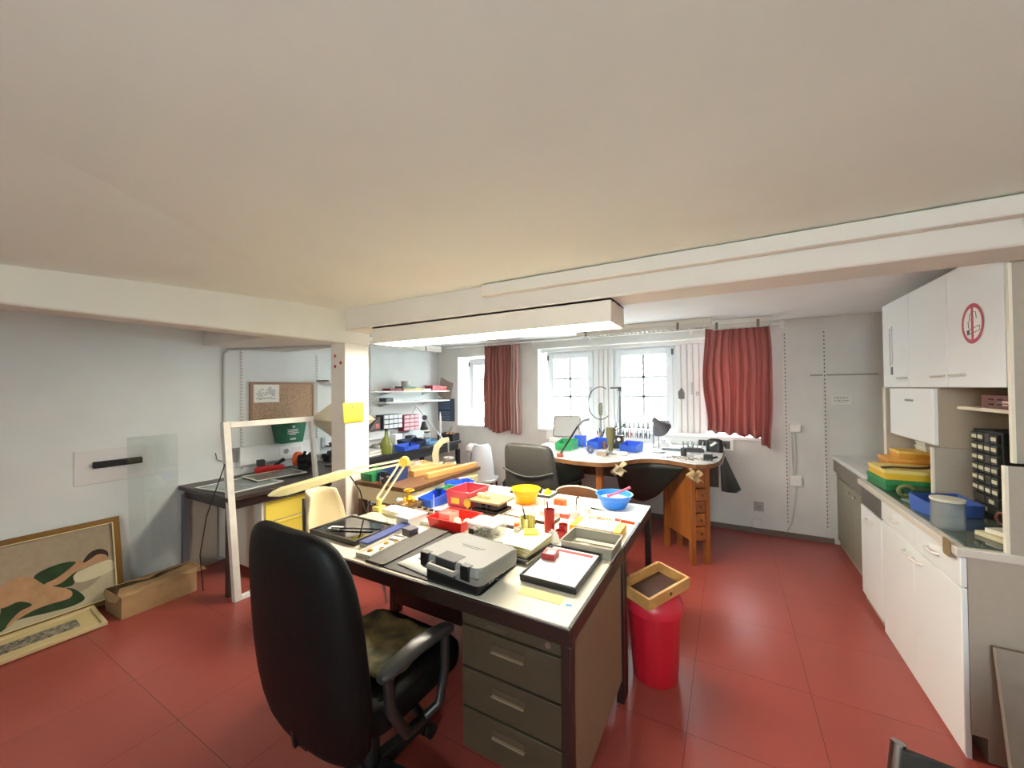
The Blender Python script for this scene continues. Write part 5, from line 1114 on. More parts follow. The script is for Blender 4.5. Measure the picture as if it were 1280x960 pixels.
pl = Vector((-3.42, 4.09, ZK)); t = thing('torch_stand', 'thin white upright stand with pointed top on the corner bench', 'stand', pl); MB().lathe([(0, 0), (.045, 0), (.045, .01), (.012, .02), (.011, .26), (.014, .27), (.014, .33), (.003, .40), (0, .40)], n=16).build('stand', mat('e3e1dc', .4), t)
MB().tube([(.02, .02, .01), (.10, .02, .05), (.14, .03, .16), (.17, .04, .20)], .004, n=6).build('hose', BLACK, t)
# tool racks on the left wall
def rack(y0, y1, z0, z1, rows, cols, body, cell, nm, lab, xo=.14):
    T_ = thing(nm, lab, 'rack', (WX, (y0 + y1) / 2, z0)); MB().box(WX, WX + xo, y0, y1, z0, z1).build('cabinet', body, T_, world=True, bevel=.002)
    dy, dz = (y1 - y0) / cols, (z1 - z0) / rows
    for i in range(rows):
        for j in range(cols): MB().box(WX + xo, WX + xo + .014, y0 + j * dy + .006, y0 + (j + 1) * dy - .006, z0 + i * dz + .008, z0 + (i + 1) * dz - .006).build('drawer', cell if (i + j) % 1 == 0 else body, T_, world=True, bevel=.002)
rack(3.48, 3.80, 1.00, 1.185, 3, 4, mat('3c4650', .5), mat('dfe4e6', .35), 'mounted_drawer_rack', 'small grey rack of white fronted drawers on the wall above the trunking')
rack(3.83, 4.13, .945, 1.16, 4, 3, mat('8c2438', .5), mat('e6b9bd', .35), 'mounted_drawer_rack', 'dark red rack of pink fronted drawers on the wall below the shelves')
t = thing('wedge_block', 'dark triangular rack end with red emblem beside the grey drawer rack', 'block', (WX, 3.36, 1.0)); MB().prism([(3.27, 1.0), (3.45, 1.0), (3.45, 1.16), (3.41, 1.16)], WX, WX + .12, None, Matrix(((0, 0, 1, 0), (1, 0, 0, 0), (0, 1, 0, 0), (0, 0, 0, 1)))).build('block', mat('5b5450', .5), t, world=True); MB().box(WX + .12, WX + .124, 3.37, 3.43, 1.02, 1.08).build('emblem', mat('c0606a', .5), t, world=True)
t = thing('cable_trunking', 'white wall trunking with sockets above the corner bench', 'trunking', (WX, 3.5, .9)); MB().box(WX, WX + .06, 2.72, 3.82, .875, .985).build('duct', mat('eceeed', .45), t, world=True, bevel=.004)
for y in (3.30, 3.70): MB().cyl((WX + .058, y, .93), (WX + .066, y, .93), .028).build('socket', mat('b3b3b0', .5), t, world=True)
t = thing('waste_board', 'white panel standing on the corner bench against the wall', 'panel', (WX, 3.3, ZK)); MB().box(WX + .002, WX + .02, 2.9, 3.55, ZK, .872).build('panel', WHITEM, t, world=True)
m = MB(); m.box(-.155, .155, 0, .012, 0, .345, mat('33435e', .6))
for i in range(2):
    for j in range(4): m.box(-.135, .075, -.003, 0, .02 + i * .17 + j * .035, .04 + i * .17 + j * .035, mat('66748a', .6))
o = m.build('hanging_calendar', None, loc=(-3.80, YB - .014, 1.02)); tag(o, 'dark blue year planner hanging on the back wall in the left corner', 'calendar', kind='thing')
# shelves
for k, (y0, y1, z, lab) in enumerate(((3.25, 4.68, 1.475, 'upper white wall shelf with red and green boxes in the left corner'), (3.42, 4.68, 1.335, 'lower white wall shelf in the left corner, mostly empty'))):
    t = thing('wall_shelf', lab, 'shelf', (WX, 4.0, z)); MB().box(WX, WX + .26, y0, y1, z, z + .018).build('board', mat('f1f1ef', .5), t, world=True, bevel=.002)
    for y in (3.55, 4.35): MB().prism([(0, 0), (.22, 0), (0, -.05)], y - .008, y + .008, None, Matrix(((1, 0, 0, WX), (0, 0, 1, 0), (0, 1, 0, z), (0, 0, 0, 1)))).build('bracket', mat('cfd0ce', .5), t, world=True)
ZS = 1.4935
def sbox(y, w, d, h, m_, lab, z=ZS, x=-3.83, nm='box', cat='box', rz=0, g='boxes on the wall shelves', lid=None):
    T_ = thing(nm, lab, cat, (x, y, z), rz, g); MB().box(-d / 2, d / 2, -w / 2, w / 2, 0, h * .72).build('base', m_, T_, bevel=.002); MB().box(-d / 2 - .002, d / 2 + .002, -w / 2 - .002, w / 2 + .002, h * .72, h).build('lid', lid or m_, T_, bevel=.002); return T_
sbox(3.62, .20, .14, .035, mat('7c2230', .5), 'flat dark red box at the near end of the upper wall shelf')
sbox(3.86, .22, .15, .03, mat('c8a060', .5), 'flat tan box under the green box on the upper wall shelf')
sbox(4.04, .14, .14, .035, mat('e0b95e', .5), 'ochre box right of the green box on the upper wall shelf')
sbox(3.86, .24, .15, .028, mat('3f6a58', .5), 'dark green flat box on the tan box on the upper wall shelf', ZS + .031)
one(MB().lathe([(0, 0), (.055, 0), (.058, .07), (.05, .072), (.048, .004), (0, .004)], n=20), 'grey_tin', 'grey tin standing on the dark green box on the shelf', 'tin', mat('a9a6a0', .5), (-3.83, 3.86, ZS + .060), 0)
sbox(4.22, .16, .14, .028, mat('e3e6e8', .5), 'flat white box in the middle of the upper wall shelf')
sbox(4.42, .19, .15, .075, mat('9c2a34', .5), 'tall red box toward the far end of the upper wall shelf')
sbox(4.585, .13, .15, .06, mat('c0363a', .5), 'bright red box at the far end of the upper wall shelf', lid=mat('d9a0a0', .5))
sbox(3.52, .12, .12, .05, mat('2d2f38', .5), 'small black box at the near end of the lower wall shelf', 1.3535)
sbox(3.66, .15, .13, .03, mat('e6e6e4', .5), 'flat white box beside the black box on the lower wall shelf', 1.3535)
t = thing('red_hook', 'red handled saw hanging on the left wall right of the pillar', 'saw', (WX + .01, 3.28, 1.5)); MB().tube([(WX + .012, 3.25, 1.50), (WX + .012, 3.275, 1.55), (WX + .012, 3.28, 1.66), (WX + .012, 3.25, 1.72)], .012, n=8).build('handle', mat('c4483c', .45), t, world=True); MB().box(WX + .008, WX + .012, 3.20, 3.26, 1.50, 1.74).build('blade', STEEL, t, world=True)
t = thing('paper_fan', 'brown translucent sheet hanging in the left corner beside the shelves', 'sheet', (-3.85, 4.66, 1.4)); MB().grid(lambda u, v: (-3.96 + .24 * u + .06 * v, YB - .012 - .02 * math.sin(PI * u), 1.42 + .28 * v - .10 * u), 8, 8).build('sheet', mat('a99a8e', .7, alpha=.75), t, world=True, solid=.002)
# white chair and white lamp by the back wall
t = thing('white_chair', 'tall pale blue white shell chair standing by the back wall under the brown curtain', 'chair', (-2.84, 4.28, 0), math.radians(20))
PCH = mat('e6edf2', .4)
def bk(u, v):
    w = .30 * (1 - .35 * max(0, v - .1) ** 2); w *= (1 - max(0, v - .88) ** 2 * 18)
    x = (u - .5) * w; return (x, -.17 - .05 * v + .10 * (2 * u - 1) ** 2, .30 + .50 * v)
MB().grid(bk, 16, 20).build('backrest', PCH, t, solid=.012); MB().hull([[(x * s, y * s, z) for x, y in rr(.36, .36, .08)] for z, s in ((.30, .95), (.33, 1))]).build('seat', PCH, t)
for sx in (-1, 1):
    for sy in (-1, 1): MB().cyl((sx * .13, sy * .13, .30), (sx * .17, sy * .17, 0), .012).build('leg', mat('3a2226', .5), t)
t = thing('white_lamp', 'round white globe headed lamp on twin rods left of the pale chair', 'lamp', (-3.20, 4.50, 0)); MB().lathe([(0, .60), (.06, .61), (.085, .65), (.07, .70), (.03, .73), (0, .735)], n=20).build('lamp_head', mat('f2eee8', .5), t)
for s in (-1, 1): MB().cyl((s * .045, 0, .03), (s * .045, 0, .63), .009).lathe([(.02, .56), (.022, .62)], None, 12, c=(s * .045, 0, 0)).build('rod', mat('e6e3de', .4), t)
MB().lathe([(0, 0), (.10, 0), (.10, .02), (.03, .04), (0, .04)], n=20).build('base', WHITE, t)
# ================================================================== BACK WALL AND BENCH TOP
def curtain(name, label, x0, x1, ztop, zbot, y, col, folds, seed, flare=0.0, transl=.35, hem=None, part2=None):
    rnd = random.Random(seed); ph = [rnd.random() * 6 for _ in range(4)]
    t = thing(name, label, 'curtain', ((x0 + x1) / 2, y, ztop))
    def mk(xa, xb, hemf, m_, nm, nf):
        def fn(u, v):
            x = xa + (xb - xa) * u; w = min(1, .35 + v * 1.2)
            dy = .042 * w * math.sin(2 * PI * nf * u + .5 * math.sin(2 * PI * nf * .31 * u + ph[0]) + ph[1]) + .010 * math.sin(2 * PI * nf * 2.3 * u + ph[2])
            x += flare * math.sin(PI * min(1, v * 1.15)) * (u - .5) * 2 * .5 + .006 * math.sin(9 * v + 7 * u)
            zb_ = hemf(u); z = ztop + (zb_ - ztop) * v + (.006 * math.sin(2 * PI * nf * 2 * u) if v < .04 else 0)
            return (x, y - .02 + dy, z)
        MB().grid(fn, 110, 26).build(nm, m_, t, world=True, solid=.003, angle=180)
    hem = hem or (lambda u: zbot)
    mk(x0, x1, hem, cloth_mat(col, transl), 'fabric', folds)
    if part2: mk(*part2)
    m = MB()
    n = folds + 3
    for k in range(n):
        x = x0 + (x1 - x0) * (k + .5) / n; m.tube([(x + .012 * math.cos(a), y - .01, ztop + .012 + .012 * math.sin(a)) for a in [2 * PI * q / 10 for q in range(10)]], .003, n=5, closed=True)
    m.build('hooks', WHITEM, t, world=True)
    return t
curtain('curtain', 'brown pleated curtain with a pale striped edge between the narrow and barred windows', -3.02, -2.57, 2.115, .93, 4.62, 'a8756b', 7, 3, hem=lambda u: .935 - .03 * u + .03 * math.cos(7 * u), transl=.2,
        part2=(-2.585, -2.46, lambda u: .895 - .01 * u, cloth_mat('d9b8b0', .3), 'striped_edge', 3))
curtain('curtain', 'salmon red curtain glowing with daylight at the right end of the windows', -.20, .36, 2.13, .97, 4.62, 'b97c76', 8, 5, flare=.06, transl=.33, hem=lambda u: 1.03 - .05 * u - (.08 if u > .86 else 0) + .012 * math.sin(30 * u))
t = thing('curtain_rod', 'long white curtain rod above all the windows', 'curtain rod', (-1.6, 4.60, 2.135)); MB().cyl((-3.72, 4.60, 2.135), (.50, 4.60, 2.125), .009, n=10).build('rod', WHITEM, t, world=True)
for x in (-3.5, -2.3, -1.5, -.35, .48): MB().box(x - .01, x + .01, 4.595, 4.70, 2.128, 2.142).box(x - .015, x + .015, 4.69, 4.70, 2.09, 2.165).build('bracket', WHITEM, t, world=True)
# trunking and sockets under the sill
t = thing('cable_trunking', 'white trunking board with black sockets under the windows behind the bench', 'trunking', (-.9, 4.69, .84)); MB().box(-2.10, .04, 4.655, 4.699, .835, .945).build('duct', mat('f0f1ef', .45), t, world=True, bevel=.004)
for x in (-.235, -.045): MB().box(x - .055, x + .055, 4.645, 4.657, .85, .932).build('socket', mat('4a4a4b', .4), t, world=True, bevel=.006); MB().cyl((x, 4.640, .89), (x, 4.648, .89), .026).build('socket_well', mat('242424', .5), t, world=True)
for x in (.50, .81):
    m = MB().box(x - .014, x + .014, 4.688, 4.70, .06, 2.05, mat('d5d3cf', .5))
    for k in range(50): z = .15 + k * .038; m.box(x - .004, x + .004, 4.6872, 4.6885, z, z + .016, mat('55544f', .5))
    o = m.build('shelf_rail', None); tag(o, 'white slotted shelf rail right of the red curtain' if x < .6 else 'white slotted shelf rail beside the sink cabinet', 'shelf rail', 'slotted shelf rails on the back wall')
def wallbox(name, label, x, z, w, h, d=.035, disc=False, m=None):
    T_ = thing(name, label, 'socket', (x, 4.70 - d, z)); MB().box(x - w / 2, x + w / 2, 4.70 - d, 4.6995, z - h / 2, z + h / 2).build('plate', m or mat('e3e1dc', .45), T_, world=True, bevel=.004)
    if disc: MB().cyl((x, 4.70 - d - .003, z), (x, 4.70 - d + .002, z), w * .3).build('socket_well', mat('9a9791', .5), T_, world=True)
    return T_
wallbox('wall_switch', 'upper white junction box beside the slotted rail right of the curtain', .57, 1.09, .09, .08)
wallbox('wall_switch', 'lower white junction box on the cable right of the slotted rail', .565, .57, .10, .10)
wallbox('wall_socket', 'grey wall socket low on the back wall right of the bench', .255, .275, .085, .09, disc=True, m=mat('a8a49d', .5))
wallbox('wall_socket', 'white wall socket just above the floor right of the bench', .24, .10, .08, .085, m=mat('d9d6cf', .5))
o = MB().tube([(.57, 4.685, 1.05), (.575, 4.69, .8), (.57, 4.69, .62)], .005, n=6).tube([(.575, 4.69, .52), (.56, 4.69, .35), (.53, 4.69, .15), (.49, 4.685, .06)], .006, n=6).tube([(.545, 4.69, 1.05), (.55, 4.69, .62)], .004, n=6).build('wall_cable', mat('bdbab4', .5)); tag(o, 'pale cable linking the junction boxes right of the curtain', 'cable')
o = MB().box(.70, 1.20, 4.692, 4.70, 1.60, 1.615, mat('9c958a', .6)).build('wall_batten', None); tag(o, 'thin grey brown shelf mark across the back wall above the sink', 'batten')
m = MB().box(.86, 1.0, 4.694, 4.6995, 1.33, 1.41, mat('e4e2dc', .6)); rnd = random.Random(3)
for r in range(4):
    x = .875
    while x < .97: w_ = .008 + rnd.random() * .014; m.box(x, x + w_, 4.693, 4.6942, 1.345 + r * .016, 1.352 + r * .016, mat('8b8984', .7)); x += w_ + .006
o = m.build('mounted_notice', None); tag(o, 'small printed notice on the back wall above the sink', 'notice')
o = MB().box(.92, 1.4, YB - .014, YB - .001, 0, .06).build('trim_11', mat('b9b4aa', .6)); tag(o, 'pale skirting beside the sink cabinet', kind='structure')
# oven glove on the boarding
o = MB().prism([(-.03, 0), (.03, 0), (.032, .07), (.02, .10), (.0, .13), (-.02, .10), (-.035, .08)], 0, .02, None, Matrix(((1, 0, 0, -.47), (0, 0, 1, 4.815), (0, 1, 0, 1.37), (0, 0, 0, 1)))).build('hanging_pouch', mat('6d6d6a', .7), bevel=.004); tag(o, 'small grey pouch hanging on the grooved boarding left of the red curtain', 'pouch')
o = MB().box(-.372, -.352, 4.83, 4.844, 1.42, 1.56).build('hanging_strip', mat('b9b9b8', .7), bevel=.004); tag(o, 'pale grey strip hanging on the grooved boarding right of the grey pouch', 'strip')
o = MB().tube([(-.305 + .012 * math.cos(a), 4.838, 1.43 + .02 * math.sin(a)) for a in [2 * PI * q / 12 for q in range(12)]], .004, n=6, closed=True).build('hanging_key', mat('8f9294', .4)); tag(o, 'small key ring hanging on the boarding next to the red curtain', 'key')

# ---------- on the jeweller bench
ZJ = BT + .001
def bpt(px, py): p = atZ(px, py, ZJ); return p.x, p.y
SB = []
def jbin(px, py, w, d, h, m, lab, rz=0):
    x, y = bpt(px, py); T_ = stackbin(x, y + d * .5, w, d, h, m, lab, rz, ZJ, 'stacking bins on the jeweller bench')
jbin(704, 563, .17, .20, .10, mat('2f9a5e', .45), 'green bin at the left end of the jeweller bench')
jbin(722, 558, .13, .17, .10, mat('2f68dc', .4), 'blue bin right of the green bin on the jeweller bench', .3)
jbin(744, 561, .14, .17, .10, mat('3a63d4', .4), 'blue bin in front of the flexible shaft stand', -.4)
jbin(787, 565, .17, .16, .09, mat('3f6fe0', .4), 'blue bin right of the black drill stand on the jeweller bench', -.25)
x, y = bpt(700, 555); t = thing('light_box', 'light grey box with tilted translucent lid at the left end of the bench', 'box', (x - .02, 4.30, ZJ), .1)
MB().box(-.17, .17, -.10, .10, 0, .05).build('base', mat('d8d6d2', .5), t, bevel=.004); MB().hull([[(a, .09 + b_ * .3, .06 + (b_ + .13) * .9) for a, b_ in rr(.32, .27, .02)], [(a, .10 + b_ * .3, .06 + (b_ + .13) * .9) for a, b_ in rr(.32, .27, .02)]]).build('lid', mat('b9b9b6', .4), t); MB().tube([(a, .085 + b_ * .3, .06 + (b_ + .13) * .9) for a, b_ in rr(.32, .27, .02)], .005, n=6, closed=True).build('lid_rim', mat('6a6a68', .4), t)
# black angled lamp at left
p = Vector((*bpt(700, 571), ZJ)); e1 = atD(722, 533, 3.75); e2 = atD(729, 526, 3.72); e3 = atD(736, 524, 3.68)
t = thing('bench_lamp', 'thin black swing arm lamp clamped at the left bench corner', 'lamp', p); MB().lathe([(0, 0), (.03, 0), (.03, .03), (0, .03)], n=14).build('clamp', mat('a05038', .4), t); MB().cyl(p + Vector((0, 0, .02)), e1, .009, n=8).build('lower_arm', mat('2a2826', .4), t, world=True); MB().tube([e1, e2, e3], [.012, .008, .012], n=8).build('upper_arm', mat('77787a', .35, .5), t, world=True)
MB().tube([e1, atD(727, 545, 3.8), atD(728, 560, 3.85)], .004, n=6).build('cord', mat('6d6d6d', .5), t, world=True)
# flexible shaft machine stand
x, y = bpt(772, 562); y += .12
t = thing('flex_shaft_stand', 'tall steel hanger rod with flexible shaft motor looping over the bench', 'stand', (x, y, ZJ))
MB().box(-.085, .085, -.05, .05, 0, .06).build('base', mat('2c3136', .4), t, bevel=.004); pole = atD(771, 480, 4.02)
top = Vector((0, 0, 1.49 - ZJ)); 
MB().cyl((0, 0, .05), (0, 0, .635), .010, n=10).build('pole', mat('6a6c6e', .35, .7), t); MB().lathe([(0, .60), (.018, .60), (.018, .64), (0, .645)], n=14).box(-.10, 0, -.006, .006, .625, .64).build('hook_arm', DSTEEL, t)
MB().tube([Vector((-.09, 0, .63)) + Vector((-.10 + .135 * math.cos(a) - .02, 0, -.16 + .175 * math.sin(a))) for a in [math.radians(60 + 250 * k / 24) for k in range(25)]], .005, n=6).build('flexible_shaft', mat('3d3f40', .4), t)
MB().tube([Vector((-.03, 0, .62)), Vector((-.01, -.02, .5)), Vector((-.02, -.02, .33)), Vector((-.015, -.02, .26))], .004, n=6).build('power_cord', mat('8a8c8d', .5), t)
MB().lathe([(0, .33), (.02, .34), (.026, .37), (.026, .44), (.018, .47), (0, .475)], n=16, c=(-.205, 0, 0)).build('motor', mat('87887a', .4, .3), t); MB().cyl((-.205, 0, .10), (-.205, 0, .33), .006, n=8).build('hand_piece', mat('77787a', .4, .5), t)
# bench microscope / drill
x, y = bpt(760, 569); t = thing('bench_drill', 'olive and black drill machine on a round foot in the bench middle', 'machine', (x, y + .10, ZJ))
MB().lathe([(0, 0), (.07, 0), (.07, .015), (.03, .03), (0, .03)], n=20).build('foot', mat('9a9a96', .35, .5), t); MB().lathe([(0, .03), (.022, .03), (.022, .08), (.034, .10), (.045, .20), (.045, .25), (0, .255)], n=18).build('body', mat('6d6a48', .45), t)
MB().box(.05, .12, -.03, .03, .11, .18).build('motor_block', BLACKP, t, bevel=.004); MB().cyl((.085, -.032, .145), (.085, -.03, .145), .016).build('dial', WHITE, t); MB().bar((.03, 0, .22), (.13, 0, .27), .012).lathe([(0, -.015), (.015, 0), (0, .015)], None, 10, c=(.13, 0, .28)).build('lever', DSTEEL, t)
# plier rack
x0, y0 = bpt(776, 560); t = thing('plier_rack', 'white rail stand on the bench that holds the pliers', 'rack', (-.95, 4.30, ZJ)); MB().box(-.16, .26, -.012, .012, .20, .215).build('rail', mat('d8d8d6', .4), t)
for s in (-.15, .25): MB().cyl((s, 0, 0), (s, 0, .20), .007).lathe([(0, 0), (.03, 0), (.03, .01), (0, .012)], None, 12, c=(s, 0, 0)).build('post', STEEL, t)
rnd = random.Random(12); pc = [mat('3f3f42', .4), mat('8d4a38', .4), mat('555a60', .4), mat('b9b4a8', .4), mat('2d2f33', .4)]
names = ['first', 'second', 'third', 'fourth', 'fifth', 'sixth', 'seventh', 'eighth']
for k in range(8):
    T_ = thing('pliers', 'pair of pliers hanging on the white rail, %s from its left end' % names[k], 'pliers', (-1.085 + k * .048, 4.30 - .02, ZJ + .20), 0, 'pliers on the bench rail')
    for s in (-1, 1): MB().tube([(0, 0, .012), (s * .012, 0, -.02), (s * .017, 0, -.07), (s * .012, 0, -.11)], [.006, .006, .007, .006], n=8).build('grip', pc[(k * 2) % 5], T_)
    MB().tube([(0, 0, .006), (.003, 0, .04), (0, 0, .055 + .01 * rnd.random())], [.010, .007, .003], n=8).build('jaws', STEEL, T_)
for k, (x, dz, c) in enumerate(((-1.30, .12, 'a6432e'), (-1.26, .14, '3c3c3c'), (-1.22, .10, '7c7c7c'), (-1.18, .13, '2f4a74'))):
    o = one(MB().cyl((0, 0, .02), (.02 * (k - 1.5), .01, dz), .005, n=8).cyl((.02 * (k - 1.5), .01, dz), (.028 * (k - 1.5), .012, dz + .05), .010, .007, n=10), 'hand_tool', 'handled tool standing in the clear tool glass, %s from the left' % names[k], 'tool', mat(c, .4), (-1.24, 4.20, ZJ + .0), 0, group='tools in the clear tool glass')
t = thing('tool_glass', 'clear glass pot holding upright tools left of the drill machine', 'pot', (-1.24, 4.20, ZJ)); MB().lathe([(0, 0), (.05, 0), (.055, .10), (.051, .10), (.047, .006), (0, .006)], n=20).build('glass', CLEARP, t)
# desk lamp with conical grey shade
x, y = bpt(823, 566); p = Vector((x, y + .03, ZJ)); ztop = atY(820, 536, y + .03)
t = thing('desk_lamp', 'small lamp with grey conical shade and chrome stem on the bench', 'lamp', p)
MB().lathe([(0, 0), (.062, 0), (.062, .012), (.05, .018), (0, .02)], n=26).build('base', mat('b9bab9', .3, .5), t)
MB().cyl((0, 0, .018), (-.004, 0, .235), .005, n=8).build('stem', CHROME, t)
_d = (Vector((CR.x, CR.y, 0)) * .62 + Vector((0, 0, -.62)) + Vector((CF.x, CF.y, 0)) * .45).normalized(); _a = _d.orthogonal().normalized(); SM = quadM((0.0, 0, .27), _a, _d.cross(_a))
MB().lathe([(.098, .06), (.055, .0), (.026, -.05), (.022, -.09), (.012, -.10)], None, 28, M=SM).build('shade', mat('74767a', .35, .4), t, solid=.003); MB().lathe([(0, .03), (.026, .035), (.03, .055), (0, .075)], None, 16, M=SM).build('bulb', WHITE, t)
# white phone, boxes, small tools
x, y = bpt(815, 560); t = thing('white_phone', 'white telephone set near the wall behind the conical lamp', 'telephone', (x + .09, y + .17, ZJ), .1); MB().hull([[(a * s, b_ * s, z) for a, b_ in rr(.16, .18, .03)] for z, s in ((0, 1), (.03, .97), (.05, .75))]).build('base', WHITE, t); MB().hull([[(a, b_, .055 + z) for a, b_ in rr(.05, .20, .022)] for z in (0, .03)]).build('handset', WHITE, t, bevel=.006)
x, y = bpt(797, 573); one(MB().box(-.10, .10, -.08, .08, 0, .004).box(-.09, .09, -.07, .07, .0042, .006), 'paper_pad', 'white paper pad near the bench edge left of the conical lamp', 'paper', PAPER, (x, y + .12, ZJ), .15)
for k, (px, py, w, d, h, c, lab) in enumerate(((751, 570, .10, .07, .03, '9c8a78', 'crumpled tan cloth on the left half of the bench'), (735, 567, .06, .05, .06, '5a5f8c', 'purple grey tape roll beside the blue bins'), (754, 562, .04, .04, .07, '6f4a34', 'small brown wooden box in front of the drill machine'), (776, 570, .10, .06, .03, 'dcdcda', 'white flat box right of the drill machine'))):
    x, y = bpt(px, py)
    if k == 1: one(MB().lathe([(.016, 0), (.034, 0), (.034, .045), (.016, .045), (.016, 0)], None, 20, M=Matrix.Translation((0, 0, .034)) @ Matrix.Rotation(PI / 2, 4, 'X')), 'tape_roll', lab, 'tape', mat(c, .5), (x, y + .06, ZJ), .5)
    else: one(MB().hull([[(a * s, b_ * s, z) for a, b_ in rr(w, d, .012)] for z, s in ((0, 1), (h * .8, .95), (h, .8 if k == 0 else .93))]), ('cloth', 'tape', 'wooden_box', 'flat_box')[k], lab, ('cloth', 'tape', 'box', 'box')[k], mat(c, .6), (x, y + .05, ZJ), .2 * k, bevel=.002)
x, y = bpt(854, 571); t = thing('weight_cylinder', 'dark steel cylinder standing on a flat plate near the bench edge', 'weight', (x, y + .04, ZJ)); MB().prism(rr(.16, .10, .02), 0, .004).build('plate', mat('a9a49a', .4, .4), t); MB().cyl((0, 0, .0045), (0, 0, .075), .026).build('cylinder', mat('5f5f5e', .3, .7), t)
x, y = bpt(885, 576); t = thing('black_block', 'small black clamp block at the right bench corner', 'block', (x, y + .03, ZJ)); MB().box(-.035, .035, -.025, .025, 0, .05).build('block', BLACKP, t, bevel=.003); MB().bar((.03, 0, .02), (.07, .02, .03), .015).build('lever', BLACK, t)
x, y = bpt(862, 562); jar(x, y + .06, .035, .07, 'low clear glass near the wall at the right part of the bench', mat('cfe3e6', .5), None, ZJ)
x, y = bpt(873, 565); t = thing('file_rack', 'dark wedge shaped file rack at the right part of the bench', 'rack', (x - .05, y + .01, ZJ), .1); MB().hull([[(a * s, b_ * s, z) for a, b_ in rr(.20, .10, .01)] for z, s in ((0, 1), (.02, 1), (.035, .8))]).build('base', mat('3a3c3e', .5), t)
for k in range(5): MB().cyl((-.08 + .04 * k, 0, .03), (-.09 + .045 * k, -.02, .10), .005, n=8).build('file', mat('b9bab8', .35, .6), t)
x, y = bpt(888, 569); t = thing('black_machine', 'black rounded motor unit with white lever at the right wall end of the bench', 'machine', (x + .03, y + .25, ZJ), -.2); MB().hull([[(a * s, b_ * s, z) for a, b_ in rr(.15, .11, .04)] for z, s in ((0, 1), (.07, 1), (.11, .85), (.125, .5))]).build('housing', mat('2a2a2b', .4), t); MB().bar((-.02, -.06, .06), (.03, -.07, .10), .03, .02).build('lever', WHITE, t, bevel=.004)
x, y = bpt(845, 566); one(MB().box(-.13, .13, -.012, .012, 0, .022), 'steel_bar', 'grey steel bar lying near the back of the bench', 'bar', mat('7d8288', .4, .5), (x - .02, y + .14, ZJ), .05, bevel=.003)
rnd = random.Random(31)
sm = heap(80, (.20, .07, .010), .008, [mat('c9c9c4', .4), mat('8c8070', .5), mat('b5a58c', .5), mat('6c6c6c', .4)], 33, z=.003).build('bench_litter', None, loc=(-.33, 3.73, ZJ)); tag(sm, 'scatter of small metal scraps across the right half of the bench', 'scraps', kind='stuff')
# cloth scraps hanging under the bench edge
for k, (px, py, lab) in enumerate(((774, 586, 'crumpled cream rag hanging under the bench edge at the middle leg'), (868, 590, 'crumpled beige rag hanging at the bench corner above the drawers'))):
    q = atZ(px, py, .80); m = MB(); m.grid(lambda u, v: (.10 * (u - .5) + .02 * math.sin(8 * v), -.02 * math.sin(6 * u) - .012, -.09 * v - .03 * u * (1 if k else -1) + .015 * math.sin(9 * u)), 12, 10)
    one(m, 'rag', lab, 'rag', mat('c9ae7e' if k else 'd2c4a0', .85, noise=.3), (q.x, q.y - .02, .83), .3, solid=.003)
# ================================================================== RIGHT SIDE AND FLOOR THINGS
ZW = WTZ + .010
# drawer organiser in the niche
t = thing('drawer_organiser', 'black small parts organiser with clear drawers in the niche', 'organiser', (1.25, 2.86, ZW))
OX, oy0, oy1, oz0, oz1 = 1.12, 2.735, 2.985, ZW, ZW + .42
MB().box(OX + .014, OX + .16, oy0, oy1, oz0, oz1).build('housing', mat('1d1e1e', .5), t, world=True, bevel=.003)
rows = 8; hz = (oz1 - oz0 - .02)
lay = [(0, .10, 1), (.10, .22, 2)] + [(.22 + k * .13, .22 + (k + 1) * .13, 4) for k in range(6)]
for a, c, n_ in lay:
    for j in range(n_):
        ya = oy0 + .012 + (oy1 - oy0 - .024) * j / n_; yb = oy0 + .012 + (oy1 - oy0 - .024) * (j + 1) / n_
        d = MB().box(OX, OX + .014, ya + .004, yb - .004, oz0 + .01 + a * hz + .004, oz0 + .01 + c * hz - .004).build('drawer', mat('3b3d3a', .3), t, world=True, bevel=.002)
        if (j + int(a * 20)) % 5 != 3:
            ym = (ya + yb) / 2; zm = oz0 + .01 + (a + c) / 2 * hz; MB().box(OX - .002, OX, ym - .020, ym + .020, zm - .009, zm + .009).build('label', mat('e3dfc2', .6), d, world=True)
        # brown crate on the niche shelf
t = thing('wooden_crate', 'reddish brown slotted crate on the niche shelf', 'crate', (1.255, 2.66, 1.387)); BRN = mat('7b3f30', .5, noise=.2)
m = MB(); m.obin(.30, .34, .062, .008, 1.0, BRN); SLT = mat('2b1512', .7)
for y in (-.09, .02, .09):
    for z in (.018, .042): m.box(-.1515, -.1495, y - .02, y + .02, z - .004, z + .004, SLT)
for y in (-.1705, .1705):
    for x in (-.06, .06): m.box(x - .03, x + .03, y - .0005, y + .0005, .02, .028, SLT)
m.build('crate', None, t)
MB().box(-.152, -.1505, -.05, .0, .026, .036).box(-.152, -.1505, -.04, .0, .014, .02).build('lettering', mat('d9c3b4', .6), t)
